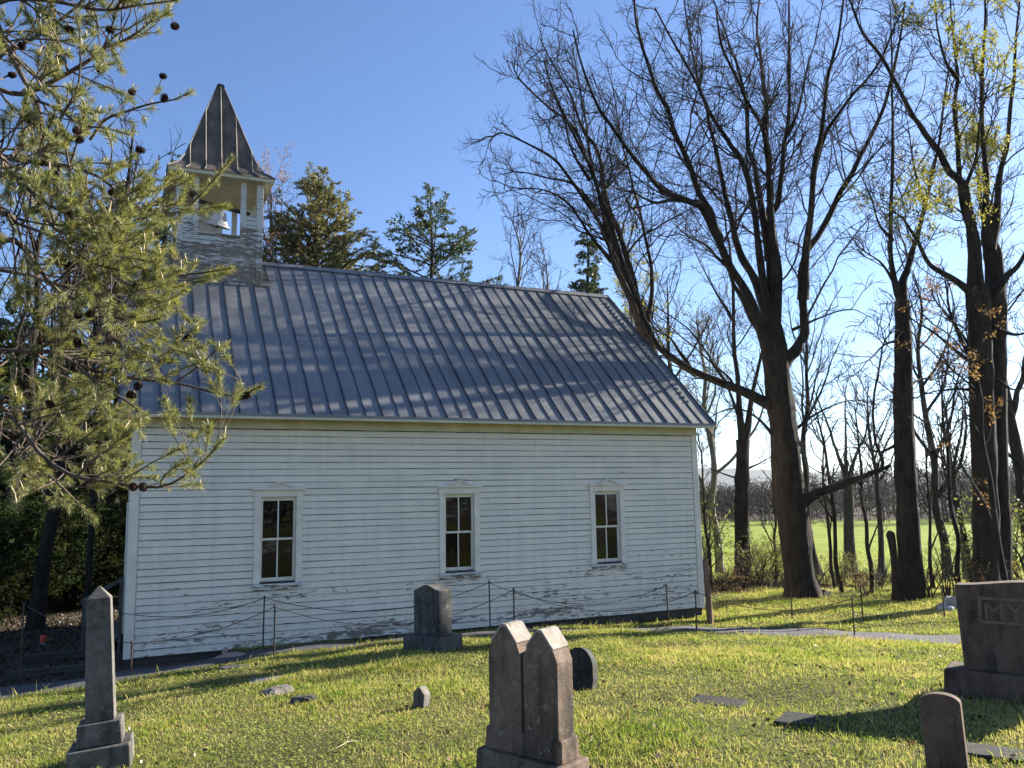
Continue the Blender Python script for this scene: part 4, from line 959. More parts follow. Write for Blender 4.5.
for i, (px, py, D, H, r, lab) in enumerate([
    (688, 575, 36, 13, .18, 'bare tree in the gap between the church corner and the dark forked tree'),
    (720, 570, 44, 14, .2, 'pale budding bare tree showing through the limbs left of the great oak'),
    (818, 560, 40, 13, .17, 'bare tree in the gap right of the great oak, against the bright sky'),
    (948, 575, 34, 13, .17, 'bare tree in the gap between the slender tree and the twin trunks'),
    (1040, 590, 27, 15, .22, 'bare tree beyond the twin trunks, its crown reaching in at the right edge'),
    (880, 560, 46, 11, .16, 'distant bare tree just left of the slender tree'),
    (965, 560, 48, 12, .16, 'distant bare tree seen just left of the twin trunks'),
    (528, 540, 40, 18.5, .17, 'thin upright bare tree over the roof, left of the leaning many stemmed tree'),
    (548, 540, 42, 17, .15, 'thin bare tree over the roof, in front of the dark evergreen')]):
    up = px in (528, 548)
    grow_tree('bare_tree', px, py, D, H, r, lab, 300+i, GB, 12 if not up else 14, LV_MED, 'palebark' if i in (1, 7, 8) else 'oakbark', 'palebark' if i == 1 else 'twig', t0=.25 if not up else .5, spread=.45 if not up else .3, upright=1 if not up else 2,
              young=(1500, .12, 'scrub', 5, None) if i == 1 else None)
# saplings at the wood edge
LV_S = [dict(per_m=2.2, ratio=.35, ang=48, up=.1, K=6, t0=.15, wig=.15, lmin=.3, lmax=1.5, rmin=.007), dict(per_m=3, ratio=.45, ang=45, up=.05, K=4, t0=.1, wig=.2, lmin=.2, lmax=.6, rmin=.005)]
for i, (px, py, D, H, r, lab) in enumerate([
    (843, 592, 23, 5.5, .05, 'thin sapling just right of the great oak'), (836, 590, 25, 4.6, .045, 'thin sapling with low spreading twigs right of the great oak'), (871, 596, 22, 5, .045, 'slanting sapling halfway between the great oak and the slender tree'),
    (960, 600, 21, 5.8, .055, 'dark sapling just left of the twin trunks'),  (935, 596, 24, 4.5, .045, 'crooked sapling immediately right of the slender tree'),
    (972, 596, 25, 5, .045, 'sapling half hidden beside the twin trunks'), (712, 590, 26, 4.5, .05, 'sapling leaning near the rear corner of the church'), 
    (775, 590, 26, 4, .04, 'thin sapling just left of the great oak')]):
    grow_tree('sapling', px, py, D, H, r, lab, 400+i, 'saplings at the wood edge', 12, LV_S, t0=.2, spread=.3, lean=((.06 if i in (2, 7) else 0), 0))
# dead stump against the slender tree
p = atd(899, 608, 20.2); gq = gz(p[0], p[1]); mb = MB(); top = atd(896, 531, 20.2)
mb.tubes(np.array([catmull(np.array([(0, 0, -.1, .22), (-.02, .0, .5, .15), (.0, .02, 1.0, .12), (-.06, 0, 1.5, .12), (-.10, .02, top[2]-gq, .08)]), 14)[:, :3]]), np.array([[.20,.15,.12,.10,.095,.09,.09,.085,.09,.095,.10,.11,.09,.03]]), 9, cap=True)
o = mb.build('dead_stump', M['oakbark'], None, True); o.location = (p[0], p[1], gq); tag(o, 'tall broken dead stump leaning close to the slender bare tree', 'stump')

# ------------------------------------------------------------------ orange budded tree and evergreens behind the church
grow_tree('budding_tree', 262, 520, 36, 17.8, .16, 'bare tree with orange pink budding twigs behind the belfry', 501, 'trees behind the church', 16, LV_MED, 'palebark', 'budtwig', t0=.35, spread=.30, upright=1.8, young=(5000, .075, 'dryleaf', 9, None))
grow_tree('young_beech', 1012, 604, 17.6, 7.5, .06, 'young tree holding rusty dry leaves in front of the twin trunks', 508, 'saplings at the wood edge', 16, LV_S, t0=.2, spread=.32, young=(1700, .06, 'dryleaf', 1.2, None))
def evergreen(name, loc, H, rad, lab, seed, mat, style='cone', dens=1.0, leaf=.16, group='evergreens behind the church', t0=.12, parent_only=False, irr=.25, rtrunk=None, droop=.15, bark='oakbark', nbm=1.0, rise0=0.0):
    """conifer: tapered trunk, real boughs, sprays of small leaves along each bough"""
    g = np.random.default_rng(seed); x, y = loc; z0 = gz(x, y); root = empty(name, (x, y, z0), 0, lab, 'tree', group)
    rt = rtrunk or H*.012+.05
    k = 10; z = np.linspace(-.1, H, k); P = np.c_[np.cumsum(g.normal(0, .006*H, k)), np.cumsum(g.normal(0, .006*H, k)), z, rt*(1-np.linspace(0, 1, k))**.8+.012]; P[0, :2] = 0
    Q = catmull(P, 30); mb = MB(); mb.tubes(Q[None, :, :3], Q[None, :, 3], 8)
    nb = int(H*7*dens*nbm); t = t0+(1-t0)*np.sort(g.random(nb))**.92; az = g.uniform(0, 2*np.pi, nb)
    lob = 1+irr*(np.sin(az*2+t*9+seed)+.7*np.sin(az*3-t*13))*.6
    if style == 'cone': prof = (1-t)**.75*1.05+.05
    elif style == 'narrow': prof = (1-t)**.9+.04
    elif style == 'oval': prof = np.sin(np.clip((t-t0)/(1-t0), 0, 1)*np.pi*.86+.35)**.8*.95+.05
    else: prof = np.clip(np.sin((t-t0)/(1-t0)*np.pi*.9+.3), .12, 1)
    L = rad*prof*lob*g.uniform(.65, 1.15, nb); L = np.clip(L, .15, None)
    bz = np.interp(t*H, Q[:, 2], Q[:, 2]); base = np.c_[np.interp(bz, Q[:, 2], Q[:, 0]), np.interp(bz, Q[:, 2], Q[:, 1]), bz]
    rise = rise0+(.55*t-.08 if style != 'narrow' else .3*t-.15)+g.normal(0, .12, nb); d = unit(np.c_[np.cos(az), np.sin(az), rise]); K = 6
    B = np.zeros((nb, K, 3)); B[:, 0] = base
    for i in range(1, K): B[:, i] = B[:, i-1]+d*(L/(K-1))[:, None]; d = unit(d+g.normal(0, .10, (nb, 3))+np.array([0, 0, -droop*.3+.08*(i > 3)]))
    mb.tubes(B, np.clip(L*.012, .008, .09)[:, None]*np.linspace(1, .25, K)[None], 4)
    S2, R2 = spawn(B, np.full(B.shape[:2], .02), 3.2*dens, .42, 45, .0, 4, t0=.2, wig=.12, lmin=.25, lmax=1.6, rmin=.006, g=g, flat=.6)
    mb.tubes(S2, R2, 3); mb.build('trunk', M[bark], root, True)
    # leaf sprays
    pts = []; ax = []
    for A, per in ((S2, 75*dens), (B, 40*dens)):
        seg = np.linalg.norm(np.diff(A, axis=1), axis=2).sum(1); c = np.floor(seg*per*(.16/leaf)+g.random(len(A))).astype(int); ii = np.repeat(np.arange(len(A)), c)
        u = (.22+.78*g.random(len(ii))**.75)*(A.shape[1]-1); j = np.minimum(u.astype(int), A.shape[1]-2); f = (u-j)[:, None]
        tn = unit(A[ii, j+1]-A[ii, j]); pts.append(A[ii, j]*(1-f)+A[ii, j+1]*f+g.normal(0, leaf*.45, (len(ii), 3))*np.array([1, 1, .6])); ax.append(tn)
    C = np.concatenate(pts); A = np.concatenate(ax)
    lf = MB(); scatter_leaves(lf, C, leaf, g, .42, A*1.0, .12, .75); lf.build('crown', M[mat], root)
    return root
def px_loc(px, D): p = atd(px, 500, D); return p[0], p[1]
def top_h(px, py, D):
    p = atd(px, py, D); return p[2]-gz(p[0], p[1])
evergreen('cedar_tree', px_loc(318, 37), top_h(316, 158, 37), 3.6, 'broad golden brown cedar above the roof to the right of the belfry', 21, 'cedar', 'oval', .95, .12, nbm=2.6, rise0=.42, irr=.14, droop=.0)
evergreen('pine_tree', px_loc(442, 37), top_h(438, 168, 37), 3.0, 'open dark pine rising alone above the middle of the roof ridge', 22, 'pineleaf', 'open', .66, .14, nbm=1.35, rise0=.15, t0=.45, irr=.5, droop=.0)
evergreen('spruce_tree', px_loc(160, 33), top_h(163, 132, 33), 2.0, 'narrow dark spruce whose tip shows left of the spire', 23, 'pineleaf', 'narrow', .8, .16)
evergreen('hemlock_tree', px_loc(598, 33), top_h(597, 200, 33), 3.1, 'dark evergreen behind the leaning many stemmed tree', 24, 'pineleaf', 'narrow', 1.0, .15, nbm=1.6, t0=.2)
grow_tree('budding_tree', 634, 540, 35, 14, .13, 'small bare tree with pale yellow green buds behind the rear of the roof', 505, 'trees behind the church', 10, LV_MED, 'palebark', 'palebark', t0=.35, spread=.35, young=(1800, .12, 'young', 7, None))
# woods on the left: individual trunks, evergreen crowns and understory shrubs
GW = 'trees of the dark wood on the left'
wood = [(-40, 21, 10.5, 2.8, 'hemlock', 'dark wood evergreen nearest the left edge'), (18, 25, 9.5, 2.6, 'hemlock', 'dark wood evergreen directly above the red reflector'), (60, 24, 9, 2.5, 'hemlock', 'dark wood evergreen behind the obelisk'),
        (92, 29, 11.5, 3.0, 'hemlock', 'dark wood evergreen just left of the church front'), (118, 36, 17, 3.2, 'pineleaf', 'tall evergreen whose crown shows left of the belfry'), (40, 38, 11, 3.0, 'pineleaf', 'tall far evergreen of the left wood'),
        (-10, 32, 10, 3.0, 'pineleaf', 'tall far evergreen at the left border'), (80, 46, 13, 3.4, 'pineleaf', 'farthest tall evergreen of the left wood'), (145, 45, 15, 3.2, 'hemlock', 'evergreen hidden behind the church front'), (-95, 24, 17, 3.2, 'hemlock', 'wood evergreen beyond the left border')]
for i, (px, D, H, r, mt, lab) in enumerate(wood[:9]):
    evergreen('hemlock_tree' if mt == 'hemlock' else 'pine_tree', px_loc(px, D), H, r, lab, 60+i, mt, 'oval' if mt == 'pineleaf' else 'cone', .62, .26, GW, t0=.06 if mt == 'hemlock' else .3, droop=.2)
for i, (px, D, H, r, lab) in enumerate([(38, 19, 12, .14, 'bare leaning trunk in the left wood above the red reflector'), (48, 27, 15, .17, 'thickest straight bare stem in the left wood behind the pine boughs'), (66, 26, 13, .13, 'thinner bare stem just right of the thickest one in the left wood'), (88, 18.5, 7.5, .07, 'thin crooked bare tree in the dark wood next to the church front'), (12, 22, 13, .15, 'bare trunk in the left wood near the left border'), (105, 31, 14, .12, 'bare stem showing between the wood and the church front')]):
    grow_tree('bare_tree', px, 560, D, H, r, lab, 700+i, GW, 12, LV_MED, t0=.2, spread=.35, lean=((.09, 0) if i == 0 else (0, 0)))
for i, (x, y, H) in enumerate([(0.5, 13, 7.5), (5, 11.5, 7.0), (9.5, 13.5, 8.0), (3, 18, 9.0), (8, 20, 9.5), (13, 18, 8.5), (-2.5, 18.5, 9.0)]):  # unseen rows, added to cast shade on the left wood
    evergreen('hemlock_tree', (x, y), H, 2.8, 'low evergreen added for shade, hidden behind the church, '+['behind its front end', 'close behind the middle of its far wall', 'close behind its rear half', 'second row behind its front half', 'second row behind its rear half', 'second row past its rear corner', 'where the left wood meets its front'][i], 120+i, 'hemlock', 'cone', .5, .34, GW, t0=.05, droop=.2)
def shrub_mesh(seed, H, r, leaf, n, mat, bark='twig', name='shrub'):
    g = np.random.default_rng(seed); root = empty(name)
    st = 9; d = unit(np.c_[g.normal(0, .45, (st, 2)), np.ones(st)]); P = np.zeros((st, 6, 3)); P[:, 0] = g.normal(0, .08, (st, 3))*[1, 1, 0]
    for k in range(1, 6): P[:, k] = P[:, k-1]+d*(H*.95/5)*g.uniform(.7, 1.1, (st, 1)); d = unit(d+g.normal(0, .16, (st, 3))+[0, 0, .02])
    R0 = np.full((st, 6), 1.)*np.linspace(.022, .008, 6)[None]; mb = MB(); mb.tubes(P, R0, 5)
    A, RA = spawn(P, R0, 5, .5, 50, .05, 5, t0=.15, wig=.2, lmin=.3, lmax=r, rmin=.005, g=g); mb.tubes(A, RA, 3)
    B, RB = spawn(A, RA, 5, .5, 50, .05, 3, t0=.2, wig=.2, lmin=.15, lmax=.5, rmin=.004, g=g); mb.tubes(B, RB, 3); mb.build('stems', M[bark], root, True)
    if n:
        q = np.concatenate([A.reshape(-1, 3), B.reshape(-1, 3), B.reshape(-1, 3)]); C = q[g.integers(0, len(q), n)]+g.normal(0, leaf*.9, (n, 3)); C = C[C[:, 2] > .02]
        lf = MB(); scatter_leaves(lf, C, leaf, g, .5, None, .1); lf.build('foliage', M[mat], root)
    return root
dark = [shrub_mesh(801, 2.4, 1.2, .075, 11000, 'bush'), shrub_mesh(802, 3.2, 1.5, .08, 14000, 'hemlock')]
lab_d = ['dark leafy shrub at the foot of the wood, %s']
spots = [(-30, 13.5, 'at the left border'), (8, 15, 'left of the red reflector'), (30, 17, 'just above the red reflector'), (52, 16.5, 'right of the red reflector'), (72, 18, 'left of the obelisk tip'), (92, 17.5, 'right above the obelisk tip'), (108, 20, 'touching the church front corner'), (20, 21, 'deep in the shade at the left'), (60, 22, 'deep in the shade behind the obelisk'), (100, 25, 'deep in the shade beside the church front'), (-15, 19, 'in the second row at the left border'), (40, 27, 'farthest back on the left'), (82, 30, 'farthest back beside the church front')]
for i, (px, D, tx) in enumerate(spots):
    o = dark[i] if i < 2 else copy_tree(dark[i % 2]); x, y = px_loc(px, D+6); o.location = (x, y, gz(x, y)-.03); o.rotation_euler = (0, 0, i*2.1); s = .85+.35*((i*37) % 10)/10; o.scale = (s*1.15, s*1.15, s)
    tag(o, 'dark leafy wood shrub '+tx, 'shrub', 'understory shrubs of the left wood')
light = [shrub_mesh(811, 2.6, 1.2, .085, 1500, 'scrub'), shrub_mesh(812, 1.6, .9, .07, 300, 'dryleaf'), shrub_mesh(813, 1.5, .9, .08, 0, 'dryleaf')]
sp2 = [(758, 590, 26, 0, .85, 'leafy green shrub close left of the great oak'), (868, 604, 21.5, 1, .6, 'low dry leaved bush by the stakes beyond the path'), (930, 606, 21, 2, .8, 'bare twiggy bush in front of the slender tree'), (775, 580, 31, 0, .85, 'leafy green shrub behind the great oak on its left'), (838, 590, 27, 0, .55, 'small leafy shrub right of the great oak'),
       (705, 588, 27, 2, 1.1, 'bare bush just past the rear corner of the church'), (722, 590, 24, 1, .7, 'dry leaved bush near the wooden post'), (950, 606, 20.5, 2, 1.0, 'bare tangled bush around the boulders'), (1000, 606, 19.0, 1, .8, 'dry leaved bush at the foot of the twin trunks'), (905, 590, 27, 1, .8, 'dry leaved bush behind the slender tree'),
       (815, 596, 24, 2, .7, 'bare bush at the right foot of the great oak'), (745, 592, 24.5, 2, .8, 'bare bush at the foot of the dark forked tree'), (980, 592, 25, 0, .7, 'leafy green shrub behind the twin trunks'), (1030, 598, 23, 0, 1.4, 'leafy green shrub at the right border'), (700, 560, 40, 0, 1.6, 'tall pale green shrub in the gap beside the church'), (880, 597, 24, 2, .75, 'bare bush under the dead oak limb')]
for i, (px, py, D, kx, s, lab) in enumerate(sp2):
    used = [q[3] for q in sp2[:i]]; o = light[kx] if kx not in used else copy_tree(light[kx]); p = atd(px, py, D); o.location = (p[0], p[1], gz(p[0], p[1])-.03); o.rotation_euler = (0, 0, i*1.7); o.scale = (s, s, s*(.9+.2*(i % 3)/2))
    tag(o, lab, 'shrub', 'brush along the wood edge')

# ------------------------------------------------------------------ the pine in the foreground
def pine():
    g = np.random.default_rng(77); Dp = 5.0
    tb = atd(-230, 700, 5.6); tb[2] = gz(tb[0], tb[1]); root = empty('pine_tree', tb, 0, 'foreground pine with needle tufts and dark cones reaching in from the left', 'tree')
    org = np.array(tb); tr = np.array([[*tb, .17], [*(tb+[.03, 0, 1.5]), .14], [*(tb+[.0, .06, 3.5]), .115], [*(tb+[.08, .1, 5.5]), .085], [*(tb+[.1, .05, 7.5]), .04], [*(tb+[.1, .05, 8.8]), .012]]); tr[0, 2] -= .1
    br = []
    def b(l, d0, d1, r0, r1=.004, join=True):
        n = len(l); P = []
        for i, (x, y) in enumerate(l): t = i/(n-1); P.append([*atd(x, y, d0+(d1-d0)*t), r0+(r1-r0)*t])
        if join:
            z = P[0][2]; c = catmull(tr, 60); k = np.argmin(np.abs(c[:, 2]-z-.25)); P.insert(0, [*c[k, :3], r0*1.25])
        br.append(np.array(P))
    b([(-20,30),(0,37),(12,57),(23,78),(35,100),(40,115),(22,133),(24,150)], 5.0, 4.7, .022)
    b([(-25,90),(20,95),(55,80),(90,60),(105,48),(125,40),(145,27),(158,12)], 5.2, 5.0, .018)
    b([(-25,150),(0,156),(20,160),(45,163),(75,168),(95,175),(110,185),(118,195),(128,206)], 4.9, 4.4, .020)
    b([(-20,160),(5,168),(35,195),(62,212),(90,217),(112,221)], 4.6, 4.3, .014)
    b([(-20,172),(30,190),(50,225),(90,240),(120,215),(150,208),(170,222),(190,206),(212,182),(233,157)], 5.3, 4.9, .016)
    b([(-10,240),(30,258),(50,283),(75,300),(92,305),(110,315),(140,322),(160,318)], 4.7, 4.5, .015)
    b([(-10,270),(60,285),(110,290),(150,282),(185,275),(208,272),(232,268)], 5.2, 4.9, .012)
    b([(-15,350),(30,352),(55,352),(72,362),(100,372),(130,378),(175,383),(205,390),(235,396),(262,386)], 5.0, 4.6, .015)
    b([(130,378),(152,368),(175,350),(190,338),(203,322)], 4.85, 4.7, .007, .003, False)
    b([(72,362),(100,385),(128,402),(140,412)], 4.9, 4.7, .010, .004, False)
    b([(175,383),(200,365),(214,352),(226,345)], 4.75, 4.65, .006, .003, False)
    b([(-15,395),(0,405),(20,425),(37,450),(58,468),(80,478),(110,482),(135,486),(160,487),(178,480),(195,468),(210,455),(224,438)], 4.6, 4.2, .014)
    b([(-20,455),(20,460),(45,472),(75,500),(95,520)], 4.9, 4.7, .010)
    b([(-20,60),(30,40),(60,20),(90,-5),(110,-30)], 5.4, 5.3, .016)
    b([(-20,10),(40,0),(100,10),(140,5),(178,0)], 5.0, 4.8, .014)
    b([(90,140),(105,120),(125,112),(150,104),(172,100),(192,92)], 4.9, 4.8, .010, .003, False)
    b([(-20,215),(20,225),(60,240),(90,262),(120,270)], 4.4, 4.2, .012)
    b([(-15,425),(25,440),(50,430),(75,440),(100,432),(118,436)], 5.4, 5.2, .012)
    b([(35,100),(60,110),(80,125),(105,128),(130,135)], 4.8, 4.6, .010, .003, False)
    b([(105,290),(125,262),(150,250),(172,246)], 4.9, 4.8, .008, .003, False)
    b([(40,163),(60,120),(78,85),(80,45),(78,12)], 4.7, 4.5, .010, .003, False)
    K = 20; P = np.array([catmull(q, K) for q in br]); Bp, Br = P[..., :3], P[..., 3]
    ok = 1
    # side twigs, only off the outer part of each bough
    A, RA = spawn(Bp, Br, 10.5, .26, 50, .10, 6, t0=.12, wig=.12, lmin=.10, lmax=.40, rmin=.0028, g=g, rl=.016, taper=.6)
    # keep the boughs inside the shape the tree has: a ragged outline open to the right
    def pix(Q):
        d = (Q-CAM)@CM.T; return 512+FPX*d[..., 0]/d[..., 2], 384-FPX*d[..., 1]/d[..., 2]
    oy = [-80, 0, 30, 60, 80, 95, 112, 130, 150, 180, 205, 228, 245, 270, 300, 330, 350, 372, 398, 412, 425, 440, 480, 505, 520]; ox = [190, 185, 158, 140, 140, 196, 150, 135, 122, 232, 236, 150, 150, 234, 172, 206, 226, 215, 262, 165, 228, 228, 222, 148, 110]
    def keep(Q, R_, m):
        x, y = pix(Q[:, -1]); lim = np.interp(y, oy, ox); k = (x < lim+m) & (y < 512-.06*x); return Q[k], R_[k]
    A, RA = keep(A, RA, 4)
    A2, RA2 = spawn(A, RA, 5.4, .5, 42, .05, 5, t0=.2, wig=.10, lmin=.08, lmax=.2, rmin=.0024, g=g, rl=.016, taper=.7)
    A2, RA2 = keep(A2, RA2, 4)
    mb = MB(); mb.tubes(catmull(tr, 40)[None, :, :3], catmull(tr, 40)[None, :, 3], 10); mb.tubes(Bp, np.maximum(Br, .003), 6)
    o = mb.build('trunk', M['pinebark'], root, True); o.location = tuple(-org)
    mb = MB(); mb.tubes(A, RA, 5); mb.tubes(A2, RA2, 4); o = mb.build('twigs', M['pinebark'], root, True); o.location = tuple(-org)
    # needles in pairs, thick near each shoot's tip
    nd = MB()
    def needles(Q, per, t0, l0):
        seg = np.linalg.norm(np.diff(Q, axis=1), axis=2).sum(1); c = np.floor(seg*(1-t0)*per+g.random(len(Q))).astype(int); ii = np.repeat(np.arange(len(Q)), c); Kq = Q.shape[1]
        t = t0+(1-t0)*g.random(len(ii))**.7; u = t*(Kq-1); j = np.minimum(u.astype(int), Kq-2); f = (u-j)[:, None]
        b0 = Q[ii, j]*(1-f)+Q[ii, j+1]*f; tn = unit(Q[ii, j+1]-Q[ii, j]); n = g.normal(size=(len(ii), 3)); n -= (n*tn).sum(1, keepdims=True)*tn; n = unit(n)
        a = np.radians(g.uniform(28, 72, len(ii)))[:, None]*(1-.25*t[:, None]); d = np.cos(a)*tn+np.sin(a)*n; d = unit(d+[0, 0, .06])
        ln = (l0*g.uniform(.7, 1.2, len(ii)))[:, None]; w_ = unit(np.cross(d, g.normal(size=d.shape)))*.00095
        mid = b0+d*ln*.55+g.normal(0, .002, d.shape); tip = b0+d*ln+g.normal(0, .003, d.shape)
        V = np.stack([b0-w_*.8, b0+w_*.8, mid+w_, tip, mid-w_], 1).reshape(-1, 3); k = np.arange(len(ii))[:, None]*5; nd.add(V, np.c_[k, k+1, k+2, k+3, k+4])
    needles(A2, 1350, .45, .047); needles(A, 1300, .62, .049)
    tipB = Bp[:, -7:]; needles(tipB, 900, .35, .048)
    o = nd.build('needles', M['needle'], root); o.location = tuple(-org)
    # upright spring candles on some tips
    tips = np.concatenate([A[:, -1], A2[:, -1], Bp[3:, -1]]); sel = g.random(len(tips)) < .16; C = tips[sel]; dr = unit(g.normal(0, .28, C.shape)+[0, 0, 1]); L = g.uniform(.02, .075, len(C))[:, None]
    q = np.stack([C, C+dr*L*.5, C+dr*L], 1); cd = MB(); cd.tubes(q, np.tile([[.0036, .0042, .0012]], (len(C), 1)), 6); o = cd.build('spring_shoots', M['candle'], root, True); o['kind'] = 'stuff'; o.location = tuple(-org)
    # cones: overlapping scales round an egg-shaped core
    def cone_mb():
        c = MB(); Lc, Wc = .056, .021; prof = [(0, -Lc/2), (Wc*.6, -Lc*.42), (Wc*.8, -Lc*.15), (Wc*.7, Lc*.2), (Wc*.3, Lc*.45), (0, Lc/2)]; c.lathe(prof, 10)
        n = 64
        for i in range(n):
            t = (i+.5)/n; z = -Lc*.46+Lc*.93*t; r = Wc*(.55+1.0*math.sin(min(1, t*1.05)*math.pi*.88+.28))*.72; a = i*2.39996; ca, sa = math.cos(a), math.sin(a)
            o_ = np.array([ca, sa, 0]); s_ = np.array([-sa, ca, 0]); z_ = np.array([0, 0, 1.]); b_ = o_*r*.6+z_*z; w = .0075*(1-.45*t)
            tp = o_*(r+.0065*(1-.5*t))+z_*(z+.004)
            c.add([b_-s_*w*.5, b_+s_*w*.5, tp+s_*w, tp+z_*.003, tp-s_*w, tp-z_*.0035], [[0, 1, 2, 3], [0, 3, 4, 4], [1, 0, 5, 5]] if 0 else [[0, 1, 2, 3], [0, 3, 4, 5], [0, 5, 2, 1]])
        return c
    proto = None
    for i, (x, y, D_) in enumerate([(175, 26, 4.95), (163, 76, 4.9), (164, 98, 4.75), (132, 92, 4.7), (22, 46, 4.9), (70, 30, 4.8), (77, 131, 4.45), (80, 140, 4.4), (18, 158, 4.75), (44, 163, 4.7), (55, 175, 4.6), (62, 182, 4.6), (112, 192, 4.4), (123, 203, 4.35), (71, 215, 4.35), (186, 208, 4.95), (193, 194, 4.9), (60, 263, 4.5), (66, 264, 4.5), (92, 277, 4.5), (90, 313, 4.45), (78, 315, 4.5), (77, 343, 4.5), (146, 273, 4.75), (75, 368, 4.7), (131, 395, 4.65), (138, 386, 4.7), (188, 338, 4.7), (168, 360, 4.75), (212, 367, 4.65), (240, 397, 4.58), (247, 396, 4.58), (133, 487, 4.32), (143, 487, 4.3), (50, 404, 4.6), (30, 120, 4.6), (12, 75, 4.8), (60, 60, 4.8), (100, 70, 4.9), (110, 30, 4.9), (35, 210, 4.5), (20, 300, 4.6), (100, 240, 4.6), (115, 330, 4.6), (40, 340, 4.5), (25, 385, 4.6), (100, 425, 4.6), (70, 440, 4.5), (15, 435, 4.5), (155, 235, 4.9), (140, 150, 4.7)]):
        p = atd(x, y, D_)
        if proto is None: proto = cone_mb().build('cone', M['cone'], root, True); o = proto
        else: o = proto.copy(); COL.objects.link(o); o.parent = root
        o.location = tuple(p-org); o.rotation_euler = (g.uniform(.6, 2.6), g.uniform(-.6, .6), g.uniform(0, 6.28)); s = g.uniform(.75, .95); o.scale = (s*.9, s*.9, s*1.1)
    # short stalks tie the cones to the nearest twig
    st = MB(); allp = np.concatenate([A.reshape(-1, 3), A2.reshape(-1, 3), Bp[:, 4:].reshape(-1, 3)])
    for o in [c for c in root.children if c.name.startswith('cone')]:
        p = np.array(o.location)+org; k = allp[np.argmin(((allp-p)**2).sum(1))]; m = (k+p)/2+[0, 0, .01]
        st.tubes(np.array([[k, m, p]]), np.full((1, 3), .0025), 5)
    o = st.build('cone_stalks', M['pinebark'], root, True); o['kind'] = 'stuff'; o.location = tuple(-org)
    print('pine needles', len(nd.v) and sum(len(v) for v in nd.v)//5)
pine()
